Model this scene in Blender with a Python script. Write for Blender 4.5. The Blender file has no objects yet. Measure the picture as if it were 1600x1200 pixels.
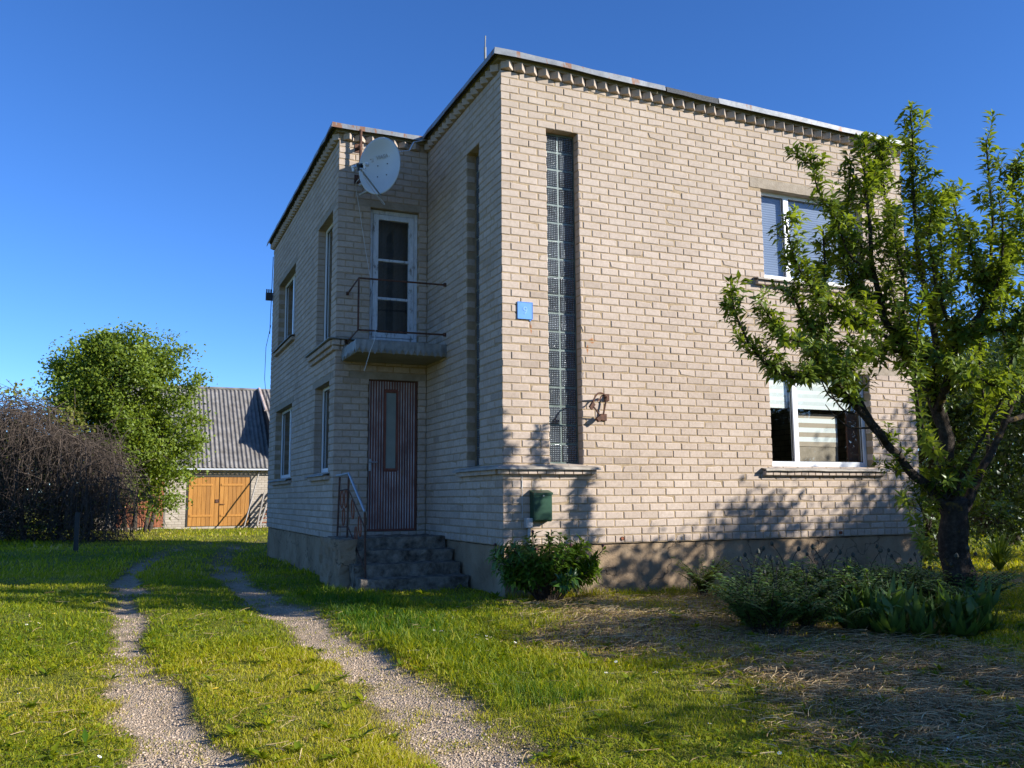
import bpy, math, random
import numpy as np
from mathutils import Vector, Matrix, noise as mnoise
random.seed(7); rng = np.random.default_rng(7)
sc = bpy.context.scene
COL = sc.collection
R_ = math.radians

# ------------------------------------------------------------------ camera calibration
CAMF, YAW, PITCH, ROLL = 1394.94, 0.4042, 0.127, -0.0066
CAM = np.array([-4.20, -10.13, 0.58])
_fw = np.array([math.sin(YAW)*math.cos(PITCH), math.cos(YAW)*math.cos(PITCH), math.sin(PITCH)])
_rt = np.array([math.cos(YAW), -math.sin(YAW), 0.0]); _up = np.cross(_rt, _fw)
RT = _rt*math.cos(ROLL)+_up*math.sin(ROLL); UP = -_rt*math.sin(ROLL)+_up*math.cos(ROLL)
FH = np.array([math.sin(YAW), math.cos(YAW)])
def ray(u, v): return _fw+RT*(u-800)/CAMF+UP*(600-v)/CAMF
def at_y(u, v, y): d = ray(u, v); return CAM+d*((y-CAM[1])/d[1])
def at_d(u, v, dep): return CAM+ray(u, v)*dep
def sstep(a, b, x):
    t = np.clip((x-a)/(b-a), 0, 1); return t*t*(3-2*t)
def gz(x, y):
    """height of the ground"""
    d = (np.asarray(x)-CAM[0])*FH[0]+(np.asarray(y)-CAM[1])*FH[1]
    z = -0.60-0.30*(1-sstep(3.5, 10.0, d))
    return z+0.02*sstep(25, 36, d)
def at_g(u, v):
    d = ray(u, v); z = -0.6
    for _ in range(30):
        p = CAM+d*((z-CAM[2])/d[2]); z = float(gz(p[0], p[1]))
    return p

# ------------------------------------------------------------------ mesh helpers
class MB:
    def __init__(s): s.v = []; s.f = []; s.m = []; s.t = []; s.cur = 0; s.tone = 1.0
    def vert(s, p): s.v.append((float(p[0]), float(p[1]), float(p[2]))); s.t.append(s.tone); return len(s.v)-1
    def face(s, idx): s.f.append(tuple(idx)); s.m.append(s.cur)
    def quad(s, a, b, c, d): i = [s.vert(p) for p in (a, b, c, d)]; s.face(i)
    def poly(s, pts): s.face([s.vert(p) for p in pts])
    def box(s, lo, hi, M=None):
        x0, y0, z0 = lo; x1, y1, z1 = hi
        P = [(x0,y0,z0),(x1,y0,z0),(x1,y1,z0),(x0,y1,z0),(x0,y0,z1),(x1,y0,z1),(x1,y1,z1),(x0,y1,z1)]
        if M is not None: P = [M @ Vector(p) for p in P]
        i = [s.vert(p) for p in P]
        for q in ((3,2,1,0),(4,5,6,7),(0,1,5,4),(1,2,6,5),(2,3,7,6),(3,0,4,7)): s.face([i[k] for k in q])
    def bbox(s, lo, hi, c=0.006, M=None):
        """box with chamfered edges"""
        lo = list(lo); hi = list(hi); V = {}
        cc = [min(c, (hi[k]-lo[k])*0.45) for k in range(3)]
        for ix in (0,1):
            for iy in (0,1):
                for iz in (0,1):
                    base = [(lo, hi)[i][k] for k, i in enumerate((ix, iy, iz))]
                    sg = [1 if i == 0 else -1 for i in (ix, iy, iz)]
                    for ax in range(3):
                        p = [base[k] if k == ax else base[k]+sg[k]*cc[k] for k in range(3)]
                        V[(ix,iy,iz,ax)] = s.vert(M @ Vector(p) if M is not None else p)
        for ax in range(3):
            o = [k for k in range(3) if k != ax]
            for side in (0,1):
                q = []
                for a, b in ((0,0),(1,0),(1,1),(0,1)):
                    k = [0,0,0]; k[ax] = side; k[o[0]] = a; k[o[1]] = b; q.append(V[(*k, ax)])
                flip = (side == 0) ^ (ax == 1)
                s.face(q[::-1] if flip else q)
        for ax in range(3):
            o = [k for k in range(3) if k != ax]
            for a in (0,1):
                for b in (0,1):
                    def K(e, which):
                        k = [0,0,0]; k[ax] = e; k[o[0]] = a; k[o[1]] = b; return V[(*k, which)]
                    q = [K(0,o[0]), K(1,o[0]), K(1,o[1]), K(0,o[1])]
                    s.face(q)
        for ix in (0,1):
            for iy in (0,1):
                for iz in (0,1): s.face([V[(ix,iy,iz,k)] for k in range(3)])
    def tube(s, pts, rad, sides=8, caps=True):
        pts = [Vector(p) for p in pts]; n = len(pts)
        if not hasattr(rad, '__len__'): rad = [rad]*n
        rings = []; prev = None
        for i, p in enumerate(pts):
            d = (pts[min(i+1, n-1)]-pts[max(i-1, 0)]); d = d.normalized() if d.length > 1e-9 else Vector((0,0,1))
            if prev is None:
                a = Vector((0,0,1)) if abs(d.z) < .9 else Vector((1,0,0)); x = d.cross(a).normalized()
            else: x = (prev-d*prev.dot(d)); x = x.normalized() if x.length > 1e-6 else d.orthogonal().normalized()
            prev = x; y = d.cross(x)
            rings.append([s.vert(p+(x*math.cos(2*math.pi*k/sides)+y*math.sin(2*math.pi*k/sides))*rad[i]) for k in range(sides)])
        for a, b in zip(rings[:-1], rings[1:]):
            for k in range(sides): s.face((a[k], a[(k+1)%sides], b[(k+1)%sides], b[k]))
        if caps: s.face(rings[0][::-1]); s.face(rings[-1])
    def build(s, name, mats, parent=None, smooth=False):
        me = bpy.data.meshes.new(name); me.from_pydata(s.v, [], s.f)
        mats = mats if isinstance(mats, (list, tuple)) else [mats]
        for m in mats: me.materials.append(m)
        if len(mats) > 1: me.polygons.foreach_set('material_index', s.m)
        a = me.attributes.new('tone', 'FLOAT', 'POINT'); a.data.foreach_set('value', s.t)
        if smooth: me.polygons.foreach_set('use_smooth', [True]*len(s.f))
        me.update()
        return link(name, me, parent)
def fixn(o):
    import bmesh
    bm = bmesh.new(); bm.from_mesh(o.data); bmesh.ops.recalc_face_normals(bm, faces=bm.faces); bm.to_mesh(o.data); bm.free(); return o
def link(name, me, parent=None):
    o = bpy.data.objects.new(name, me); COL.objects.link(o)
    if parent is not None: o.parent = parent
    return o
def np_mesh(name, V, F, mat, tone=None, parent=None, smooth=False):
    """triangle mesh from numpy arrays"""
    me = bpy.data.meshes.new(name); n = len(V); m = len(F)
    me.vertices.add(n); me.vertices.foreach_set('co', np.ascontiguousarray(V, dtype=np.float32).ravel())
    me.loops.add(m*3); me.loops.foreach_set('vertex_index', np.ascontiguousarray(F, dtype=np.int32).ravel())
    me.polygons.add(m); me.polygons.foreach_set('loop_start', np.arange(0, m*3, 3, dtype=np.int32))
    try: me.polygons.foreach_set('loop_total', np.full(m, 3, dtype=np.int32))
    except Exception: pass
    me.materials.append(mat)
    if tone is not None:
        a = me.attributes.new('tone', 'FLOAT', 'POINT'); a.data.foreach_set('value', np.asarray(tone, dtype=np.float32))
    if smooth: me.polygons.foreach_set('use_smooth', np.ones(m, dtype=bool))
    me.update(calc_edges=True); me.validate()
    return link(name, me, parent)
def tag(o, label=None, cat=None, group=None, kind=None):
    if label: o['label'] = label
    if cat: o['category'] = cat
    if group: o['group'] = group
    if kind: o['kind'] = kind
    return o
def empty(name, loc, label, cat, group=None, rz=0):
    o = bpy.data.objects.new(name, None); COL.objects.link(o); o.location = loc; o.rotation_euler = (0,0,rz)
    o.empty_display_size = .2
    return tag(o, label, cat, group)
def child(o, parent):
    """parent o (built in world coordinates) under an unrotated empty"""
    o.parent = parent; o.matrix_parent_inverse = Matrix.Translation(-Vector(parent.location)); return o

# ------------------------------------------------------------------ materials
def mat(name):
    m = bpy.data.materials.new(name); m.use_nodes = True; nt = m.node_tree
    return m, nt, nt.nodes['Principled BSDF']
def nd(nt, t, **k):
    n = nt.nodes.new(t)
    for a, b in k.items(): setattr(n, a, b)
    return n
def ramp(nt, stops, interp='LINEAR'):
    r = nd(nt, 'ShaderNodeValToRGB'); cr = r.color_ramp; cr.interpolation = interp
    while len(cr.elements) < len(stops): cr.elements.new(.5)
    for e, (p, c) in zip(cr.elements, stops): e.position = p; e.color = (*c, 1)
    return r
def coords(nt, kind='Object', scale=(1,1,1)):
    tc = nd(nt, 'ShaderNodeTexCoord'); mp = nd(nt, 'ShaderNodeMapping'); mp.inputs['Scale'].default_value = scale
    nt.links.new(tc.outputs[kind], mp.inputs[0]); return mp.outputs[0]
def noise_(nt, vec, scale, detail=4, rough=.6):
    n = nd(nt, 'ShaderNodeTexNoise'); n.inputs['Scale'].default_value = scale; n.inputs['Detail'].default_value = detail; n.inputs['Roughness'].default_value = rough
    nt.links.new(vec, n.inputs['Vector']); return n.outputs['Fac']
def bump(nt, b, h, strength=.3, dist=.01):
    n = nd(nt, 'ShaderNodeBump'); n.inputs['Strength'].default_value = strength; n.inputs['Distance'].default_value = dist
    nt.links.new(h, n.inputs['Height']); nt.links.new(n.outputs[0], b.inputs['Normal']); return n
def mixc(nt, f, a, b, mode='MIX'):
    m = nd(nt, 'ShaderNodeMix', data_type='RGBA', blend_type=mode)
    for s, v in ((0, f), (6, a), (7, b)):
        if hasattr(v, 'is_linked'): nt.links.new(v, m.inputs[s])
        else: m.inputs[s].default_value = v if s == 0 else (*v, 1)
    return m.outputs[2]
def mth(nt, op, a, b=None, c=None):
    m = nd(nt, 'ShaderNodeMath', operation=op)
    for i, v in enumerate((a, b, c)):
        if v is None: continue
        if hasattr(v, 'is_linked'): nt.links.new(v, m.inputs[i])
        else: m.inputs[i].default_value = v
    return m.outputs[0]
def attr(nt, name='tone'):
    a = nd(nt, 'ShaderNodeAttribute', attribute_name=name); return a.outputs['Fac']
def simple(name, c1, c2, scale=8, rough=.7, bs=.2, bd=.01, metal=0, spec=.5, detail=5, sc3=(1,1,1)):
    m, nt, b = mat(name); v = coords(nt, 'Object', sc3); n = noise_(nt, v, scale, detail)
    r = ramp(nt, [(.3, c1), (.7, c2)]); nt.links.new(n, r.inputs[0]); nt.links.new(r.outputs[0], b.inputs['Base Color'])
    b.inputs['Roughness'].default_value = rough; b.inputs['Metallic'].default_value = metal
    b.inputs['Specular IOR Level'].default_value = spec
    if bs: bump(nt, b, noise_(nt, v, scale*4, 4), bs, bd)
    return m
def foliage(name, dark, light, trans=.35, rough=.5, tcol=None):
    m, nt, b = mat(name); t = attr(nt)
    r = ramp(nt, [(0, dark), (1, light)]); nt.links.new(t, r.inputs[0])
    nt.links.new(r.outputs[0], b.inputs['Base Color']); b.inputs['Roughness'].default_value = rough; b.inputs['Specular IOR Level'].default_value = .45
    tr = nd(nt, 'ShaderNodeBsdfTranslucent'); g = mixc(nt, 1.0, r.outputs[0], tcol or (1.5, 1.35, .5), 'MULTIPLY'); nt.links.new(g, tr.inputs[0])
    mx = nd(nt, 'ShaderNodeMixShader'); mx.inputs[0].default_value = trans
    nt.links.new(b.outputs[0], mx.inputs[1]); nt.links.new(tr.outputs[0], mx.inputs[2])
    nt.links.new(mx.outputs[0], nt.nodes['Material Output'].inputs[0]); return m
M = {}
def make_brick():
    m, nt, b = mat('silicate_brick'); v = coords(nt); t = attr(nt)
    r = ramp(nt, [(0, (.42,.33,.26)), (.5, (.525,.42,.34)), (1, (.585,.477,.392))]); nt.links.new(t, r.inputs[0])
    n = noise_(nt, v, 22, 6, .7); r2 = ramp(nt, [(.3, (.80,.78,.75)), (.7, (1.08,1.07,1.06))]); nt.links.new(n, r2.inputs[0])
    c = mixc(nt, 1.0, r.outputs[0], r2.outputs[0], 'MULTIPLY')
    big = noise_(nt, v, .7, 5, .65); r3 = ramp(nt, [(.35, (.86,.85,.84)), (.65, (1.04,1.04,1.04))]); nt.links.new(big, r3.inputs[0])
    c = mixc(nt, 1.0, c, r3.outputs[0], 'MULTIPLY')
    sp = noise_(nt, v, 160, 2); s2 = ramp(nt, [(.27, (1,1,1)), (.31, (0,0,0))]); nt.links.new(sp, s2.inputs[0])
    c = mixc(nt, mth(nt, 'MULTIPLY', s2.outputs[0], .5), c, (.16,.13,.1))
    # weathered, browner courses under the roof edge (water streaks)
    sep = nd(nt, 'ShaderNodeSeparateXYZ'); nt.links.new(v, sep.inputs[0])
    st = noise_(nt, coords(nt, 'Object', (2.2,2.2,.16)), 3.0, 4); dz = nd(nt, 'ShaderNodeMapRange'); nt.links.new(sep.outputs[2], dz.inputs[0])
    dz.inputs[1].default_value = 2.0; dz.inputs[2].default_value = 6.4; dz.inputs[3].default_value = 0; dz.inputs[4].default_value = .75
    c = mixc(nt, mth(nt, 'MULTIPLY', st, dz.outputs[0]), c, (.37,.305,.235))
    # three rust marks left by old fixings
    for (px, pz, w, h) in ((1.27,2.605,.10,.05),(1.20,2.49,.022,.09),(.40,2.70,.02,.10)):
        dx = mth(nt, 'DIVIDE', mth(nt, 'ABSOLUTE', mth(nt, 'SUBTRACT', sep.outputs[0], px)), w)
        dv = mth(nt, 'DIVIDE', mth(nt, 'ABSOLUTE', mth(nt, 'SUBTRACT', sep.outputs[2], pz)), h)
        d = mth(nt, 'ADD', mth(nt, 'ADD', dx, dv), mth(nt, 'MULTIPLY', noise_(nt, v, 30), .8))
        k = nd(nt, 'ShaderNodeMapRange'); nt.links.new(d, k.inputs[0]); k.inputs[1].default_value = .9; k.inputs[2].default_value = 1.35; k.inputs[3].default_value = .85; k.inputs[4].default_value = 0
        c = mixc(nt, k.outputs[0], c, (.36,.13,.03))
    nt.links.new(c, b.inputs['Base Color']); b.inputs['Roughness'].default_value = .9; b.inputs['Specular IOR Level'].default_value = .2
    bump(nt, b, noise_(nt, v, 70, 6, .75), .35, .006); return m
M['brick'] = make_brick()
M['mortar'] = simple('mortar', (.29,.21,.125), (.42,.31,.195), 14, .95, .4, .01, spec=.1)
def make_found():
    m, nt, b = mat('foundation_concrete'); v = coords(nt)
    n = noise_(nt, v, 1.6, 8, .7); r = ramp(nt, [(.3, (.20,.135,.082)), (.5, (.33,.23,.142)), (.72, (.41,.30,.195))]); nt.links.new(n, r.inputs[0])
    vo = nd(nt, 'ShaderNodeTexVoronoi', feature='DISTANCE_TO_EDGE'); vo.inputs['Scale'].default_value = .9
    w = nd(nt, 'ShaderNodeVectorMath', operation='ADD'); nn = nd(nt, 'ShaderNodeTexNoise'); nn.inputs['Scale'].default_value = 3; nn.inputs['Detail'].default_value = 5
    nt.links.new(v, nn.inputs['Vector']); nt.links.new(v, w.inputs[0]); nt.links.new(nn.outputs['Color'], w.inputs[1]); nt.links.new(w.outputs[0], vo.inputs['Vector'])
    cr = ramp(nt, [(0, (1,1,1)), (.012, (0,0,0))]); nt.links.new(vo.outputs['Distance'], cr.inputs[0])
    c = mixc(nt, mth(nt, 'MULTIPLY', cr.outputs[0], .7), r.outputs[0], (.05,.04,.03))
    pits = noise_(nt, v, 45, 3); pr = ramp(nt, [(.3, (1,1,1)), (.36, (0,0,0))]); nt.links.new(pits, pr.inputs[0])
    c = mixc(nt, mth(nt, 'MULTIPLY', pr.outputs[0], .5), c, (.07,.055,.04))
    nt.links.new(c, b.inputs['Base Color']); b.inputs['Roughness'].default_value = .95; b.inputs['Specular IOR Level'].default_value = .15
    h = mth(nt, 'SUBTRACT', noise_(nt, v, 25, 8, .7), cr.outputs[0]); bump(nt, b, h, .6, .02); return m
M['found'] = make_found()
M['lintel'] = simple('lintel_concrete', (.27,.215,.155), (.38,.31,.235), 9, .95, .5, .01, spec=.15)
M['step'] = simple('crumbling_concrete', (.06,.046,.034), (.34,.275,.205), 9.0, .95, .9, .03, spec=.15, detail=9)
M['plaster'] = simple('soffit_plaster', (.22,.19,.13), (.30,.26,.19), 4, .95, .3, .01, spec=.1)
def make_flash():
    m, nt, b = mat('galvanised_flashing'); v = coords(nt)
    n = noise_(nt, coords(nt, 'Object', (6,6,1.2)), 1.0, 5, .6); k = ramp(nt, [(.56, (0,0,0)), (.60, (1,1,1))]); nt.links.new(n, k.inputs[0])
    g = noise_(nt, v, 5, 5); r = ramp(nt, [(.3, (.13,.138,.145)), (.7, (.24,.245,.25))]); nt.links.new(g, r.inputs[0])
    c = mixc(nt, k.outputs[0], r.outputs[0], (.20,.095,.05)); nt.links.new(c, b.inputs['Base Color'])
    b.inputs['Roughness'].default_value = .5; b.inputs['Metallic'].default_value = .15
    bump(nt, b, noise_(nt, v, 6, 3), .25, .02); return m
M['flash'] = make_flash()
M['tin_dark'] = simple('weathered_tin', (.13,.125,.11), (.29,.28,.25), 7, .6, .3, .01, metal=.2)
M['sill_tin'] = simple('dusty_sill_sheet', (.24,.20,.155), (.42,.36,.29), 6, .8, .3, .01)
M['felt'] = simple('roofing_felt', (.03,.03,.03), (.13,.13,.13), 120, .95, .6, .01)
M['pvc'] = simple('white_pvc', (.74,.75,.76), (.80,.80,.80), 3, .35, 0)
def make_peel():
    m, nt, b = mat('peeling_white_paint'); v = coords(nt, 'Object', (1,1,.35))
    n = noise_(nt, v, 14, 7, .75); r = ramp(nt, [(.36, (.17,.145,.12)), (.44, (.50,.51,.52)), (.7, (.66,.67,.68))]); nt.links.new(n, r.inputs[0])
    nt.links.new(r.outputs[0], b.inputs['Base Color']); b.inputs['Roughness'].default_value = .65; bump(nt, b, n, .4, .006); return m
M['peel'] = make_peel()
def make_glass(name, tint=(.93,.96,.95), boost=0.0):
    m, nt, b = mat(name); nt.nodes.remove(b)
    tr = nd(nt, 'ShaderNodeBsdfTransparent'); tr.inputs[0].default_value = (*tint, 1)
    gl = nd(nt, 'ShaderNodeBsdfGlossy'); gl.inputs['Roughness'].default_value = .015
    lw = nd(nt, 'ShaderNodeLayerWeight'); lw.inputs[0].default_value = .5
    f = mth(nt, 'MINIMUM', mth(nt, 'ADD', mth(nt, 'MULTIPLY', mth(nt, 'POWER', lw.outputs['Facing'], 4.5), .9), .085+boost), 1.0)
    v = coords(nt); bp = nd(nt, 'ShaderNodeBump'); bp.inputs['Strength'].default_value = .015; bp.inputs['Distance'].default_value = .02
    nt.links.new(noise_(nt, v, 1.4, 2), bp.inputs['Height']); nt.links.new(bp.outputs[0], gl.inputs['Normal'])
    mx = nd(nt, 'ShaderNodeMixShader'); nt.links.new(f, mx.inputs[0]); nt.links.new(tr.outputs[0], mx.inputs[1]); nt.links.new(gl.outputs[0], mx.inputs[2])
    nt.links.new(mx.outputs[0], nt.nodes['Material Output'].inputs[0]); return m
M['glass'] = make_glass('window_glass')
M['frost'] = simple('frosted_pane', (.20,.215,.18), (.27,.285,.24), 3, .25, 0)
def make_block():
    m, nt, b = mat('glass_block'); v = coords(nt)
    tcn = nd(nt, 'ShaderNodeSeparateXYZ'); nt.links.new(v, tcn.inputs[0])
    def wv(o): return mth(nt, 'POWER', mth(nt, 'ABSOLUTE', mth(nt, 'SINE', mth(nt, 'MULTIPLY', o, math.pi/.0245))), .6)
    hx = mth(nt, 'ADD', tcn.outputs[0], tcn.outputs[1])
    h = mth(nt, 'MULTIPLY', wv(hx), wv(tcn.outputs[2]))
    n = noise_(nt, v, 3.1, 3); r = ramp(nt, [(.3, (.018,.024,.030)), (.55, (.05,.062,.075)), (.75, (.10,.115,.13))]); nt.links.new(n, r.inputs[0])
    gl = mixc(nt, mth(nt, 'MULTIPLY', mth(nt, 'GREATER_THAN', h, .86), .5), r.outputs[0], (.40,.44,.46))  # bright dots on the rib crests are glints painted into the colour
    nt.links.new(gl, b.inputs['Base Color']); b.inputs['Roughness'].default_value = .12; b.inputs['Specular IOR Level'].default_value = .9
    bump(nt, b, h, 1.0, .012); return m
M['block'] = make_block()
M['block_rim'] = simple('glass_block_joint', (.09,.12,.10), (.19,.23,.20), 12, .35, .2, .005)
M['blind'] = simple('sky_tinted_pleated_blind', (.15,.18,.25), (.19,.22,.30), 2, .8, 0)  # blue of the sky reflection on the panes is mixed into this colour
M['zebra_a'] = simple('blind_pale_band', (.70,.71,.66), (.76,.77,.72), 4, .8, 0)
M['zebra_b'] = simple('blind_grey_band', (.58,.60,.57), (.63,.65,.62), 4, .8, 0)
M['zebra_c'] = simple('blind_brown_band', (.36,.28,.20), (.42,.33,.24), 4, .8, 0)
M['interior'] = simple('interior_plaster', (.22,.20,.17), (.28,.25,.21), 2, .9, 0)
M['curtain'] = simple('brown_curtain', (.10,.045,.03), (.17,.08,.05), 6, .9, .3, .02, sc3=(14,14,.5))
M['rust'] = simple('rusty_iron', (.045,.022,.015), (.15,.062,.032), 20, .85, .4, .004)
M['rust_bright'] = simple('orange_rusty_iron', (.16,.05,.02), (.33,.10,.045), 18, .85, .4, .004)
M['door_red'] = simple('worn_red_brown_paint', (.14,.038,.022), (.27,.085,.05), 9, .7, .3, .004, sc3=(1,1,.3))
M['door_pale'] = simple('worn_grey_lilac_paint', (.22,.165,.15), (.56,.47,.44), 5, .7, .3, .004, sc3=(1,1,.6))
M['dish'] = simple('dish_enamel', (.47,.48,.48), (.53,.54,.54), 2, .4, 0)
M['dish_print'] = simple('faded_dish_print', (.30,.285,.26), (.36,.34,.30), 9, .6, 0)
M['zinc'] = simple('zinc_tube', (.30,.31,.32), (.45,.46,.47), 10, .45, .1, .004, metal=.4)
M['plastic_white'] = simple('white_plastic', (.62,.63,.63), (.70,.70,.69), 4, .4, 0)
M['plastic_black'] = simple('black_plastic', (.012,.012,.013), (.03,.03,.03), 8, .5, 0)
M['cable'] = simple('white_cable', (.45,.44,.41), (.62,.60,.56), 8, .6, 0)
M['mail_green'] = simple('green_enamel', (.010,.045,.022), (.018,.07,.035), 6, .35, .15, .004)
M['sign_blue'] = simple('blue_enamel', (.06,.22,.60), (.085,.27,.68), 5, .4, .1, .004)
M['sign_num'] = simple('faded_blue_number', (.11,.29,.63), (.23,.43,.75), 60, .4, 0)
M['box_grey'] = simple('grey_plastic_box', (.42,.40,.38), (.52,.50,.47), 5, .5, 0)
def make_bark():
    m, nt, b = mat('apple_bark'); v = coords(nt)
    n = noise_(nt, v, 18, 7, .7); r = ramp(nt, [(.3, (.018,.013,.010)), (.55, (.065,.050,.038)), (.75, (.14,.11,.085))]); nt.links.new(n, r.inputs[0])
    l = noise_(nt, v, 5.5, 5, .7); lr = ramp(nt, [(.60, (0,0,0)), (.68, (1,1,1))]); nt.links.new(l, lr.inputs[0])
    c = mixc(nt, mth(nt, 'MULTIPLY', lr.outputs[0], .7), r.outputs[0], (.23,.15,.025)); nt.links.new(c, b.inputs['Base Color'])
    b.inputs['Roughness'].default_value = .95; b.inputs['Specular IOR Level'].default_value = .15; bump(nt, b, noise_(nt, v, 30, 6, .75), 1.0, .03); return m
M['bark'] = make_bark()
M['bark2'] = simple('grey_brown_bark', (.03,.024,.018), (.10,.08,.06), 14, .95, .8, .02, spec=.15)
M['twig'] = simple('dry_vine_twig', (.030,.022,.016), (.125,.092,.070), 12, .9, 0, spec=.2)
M['apple_leaf'] = foliage('apple_leaf', (.055,.105,.012), (.26,.33,.045), .46, .36)
M['lilac_leaf'] = foliage('lilac_leaf', (.055,.11,.010), (.26,.325,.030), .45, .5)
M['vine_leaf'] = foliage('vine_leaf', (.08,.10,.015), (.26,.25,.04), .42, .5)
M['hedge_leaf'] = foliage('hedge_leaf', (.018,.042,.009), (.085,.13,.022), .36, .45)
M['peony_leaf'] = foliage('peony_leaf', (.035,.10,.010), (.17,.28,.034), .36, .32)
M['poppy_leaf'] = foliage('poppy_leaf', (.06,.13,.028), (.18,.29,.065), .32, .6)
M['broad_leaf'] = foliage('broad_leaf', (.04,.09,.018), (.12,.20,.04), .35, .45)
M['fern_leaf'] = foliage('fern_leaf', (.06,.11,.014), (.17,.23,.035), .42, .5)
def make_grass():
    m, nt, b = mat('grass_blade'); t = attr(nt)
    r = ramp(nt, [(0, (.06,.14,.006)), (.35, (.265,.30,.008)), (.68, (.45,.42,.012)), (.82, (.53,.44,.045)), (1, (.60,.46,.19))]); nt.links.new(t, r.inputs[0])
    nt.links.new(r.outputs[0], b.inputs['Base Color']); b.inputs['Roughness'].default_value = .55; b.inputs['Specular IOR Level'].default_value = .35
    tr = nd(nt, 'ShaderNodeBsdfTranslucent'); nt.links.new(mixc(nt, 1.0, r.outputs[0], (1.45,1.35,.5), 'MULTIPLY'), tr.inputs[0])
    mx = nd(nt, 'ShaderNodeMixShader'); mx.inputs[0].default_value = .48; nt.links.new(b.outputs[0], mx.inputs[1]); nt.links.new(tr.outputs[0], mx.inputs[2])
    nt.links.new(mx.outputs[0], nt.nodes['Material Output'].inputs[0]); return m
M['grass'] = make_grass()
def make_hay():
    m, nt, b = mat('dry_hay'); t = attr(nt)
    r = ramp(nt, [(0, (.16,.09,.035)), (.6, (.42,.285,.125)), (1, (.60,.45,.24))]); nt.links.new(t, r.inputs[0]); nt.links.new(r.outputs[0], b.inputs['Base Color'])
    b.inputs['Roughness'].default_value = .7; return m
M['hay'] = make_hay()
def make_ground():
    m, nt, b = mat('lawn_soil'); v = coords(nt)
    n1 = noise_(nt, v, 1.2, 6, .65); soil = ramp(nt, [(.3, (.11,.11,.015)), (.5, (.19,.195,.022)), (.7, (.26,.24,.05))]); nt.links.new(n1, soil.inputs[0])
    n2 = noise_(nt, v, 38, 5, .8); sm = ramp(nt, [(.3, (.5,.5,.5)), (.7, (1.35,1.35,1.3))]); nt.links.new(n2, sm.inputs[0])
    sc_ = mixc(nt, 1.0, soil.outputs[0], sm.outputs[0], 'MULTIPLY')
    vo = nd(nt, 'ShaderNodeTexVoronoi'); vo.inputs['Scale'].default_value = 75; nt.links.new(v, vo.inputs['Vector'])
    sep = nd(nt, 'ShaderNodeSeparateColor'); nt.links.new(vo.outputs['Color'], sep.inputs[0])
    gr = ramp(nt, [(0, (.22,.155,.10)), (.5, (.47,.35,.24)), (.85, (.60,.47,.34)), (1, (.66,.56,.44))]); nt.links.new(sep.outputs[0], gr.inputs[0])
    gn = noise_(nt, v, 2.5, 5); g2 = ramp(nt, [(.3, (.55,.53,.48)), (.7, (1.15,1.12,1.08))]); nt.links.new(gn, g2.inputs[0])
    gcol = mixc(nt, .5, mixc(nt, 1.0, gr.outputs[0], g2.outputs[0], 'MULTIPLY'), (.46,.34,.22))
    hn = noise_(nt, v, 30, 6, .8); hc = ramp(nt, [(.3, (.11,.07,.035)), (.7, (.36,.25,.13))]); nt.links.new(hn, hc.inputs[0])
    c = mixc(nt, attr(nt, 'hay'), sc_, hc.outputs[0])
    edge = mth(nt, 'ADD', attr(nt, 'track'), mth(nt, 'MULTIPLY', mth(nt, 'SUBTRACT', noise_(nt, v, 7, 5, .7), .5), .9))
    er = ramp(nt, [(.48, (0,0,0)), (.74, (1,1,1))]); nt.links.new(edge, er.inputs[0])
    e2 = ramp(nt, [(.18, (0,0,0)), (.45, (1,1,1))]); nt.links.new(edge, e2.inputs[0])
    dn = ramp(nt, [(.3, (.13,.09,.05)), (.7, (.29,.205,.125))]); nt.links.new(hn, dn.inputs[0])
    c = mixc(nt, mth(nt, 'MULTIPLY', e2.outputs[0], .8), c, dn.outputs[0])
    c = mixc(nt, er.outputs[0], c, gcol)
    nt.links.new(c, b.inputs['Base Color']); b.inputs['Roughness'].default_value = .95; b.inputs['Specular IOR Level'].default_value = .15
    h = mth(nt, 'ADD', mth(nt, 'MULTIPLY', vo.outputs['Distance'], -1.0), noise_(nt, v, 12, 6, .7)); bump(nt, b, h, .8, .02); return m
M['ground'] = make_ground()
M['stone'] = simple('gravel_stone', (.34,.24,.155), (.62,.48,.36), 30, .9, .3, .003, spec=.2)
M['asbestos'] = simple('corrugated_asbestos', (.12,.105,.09), (.26,.235,.21), 3.0, .95, .3, .01, spec=.15, detail=8)
M['asbestos_cap'] = simple('orange_stained_cap', (.38,.25,.18), (.60,.50,.43), 4, .8, .2, .01)
M['eave_tin'] = simple('pale_eave_strip', (.50,.51,.53), (.62,.62,.63), 4, .6, 0)
def make_wood(name, a, b_, c_):
    m, nt, b = mat(name); v = coords(nt, 'Object', (9,9,.7)); n = noise_(nt, v, 3, 7, .65)
    r = ramp(nt, [(.3, a), (.55, b_), (.75, c_)]); nt.links.new(n, r.inputs[0]); t = attr(nt)
    tr = ramp(nt, [(0, (.72,.70,.68)), (1, (1.1,1.1,1.08))]); nt.links.new(t, tr.inputs[0])
    nt.links.new(mixc(nt, 1.0, r.outputs[0], tr.outputs[0], 'MULTIPLY'), b.inputs['Base Color']); b.inputs['Roughness'].default_value = .55
    bump(nt, b, n, .25, .005); return m
M['wood_orange'] = make_wood('varnished_pine', (.33,.135,.022), (.46,.20,.036), (.54,.26,.06))
M['wood_red'] = make_wood('red_brown_boards', (.24,.075,.03), (.34,.115,.05), (.40,.15,.07))
M['wood_grey'] = make_wood('grey_weathered_wood', (.10,.085,.07), (.22,.19,.16), (.34,.30,.26))
M['wood_dark'] = make_wood('dark_boards', (.012,.010,.009), (.03,.025,.02), (.05,.042,.035))
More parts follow.
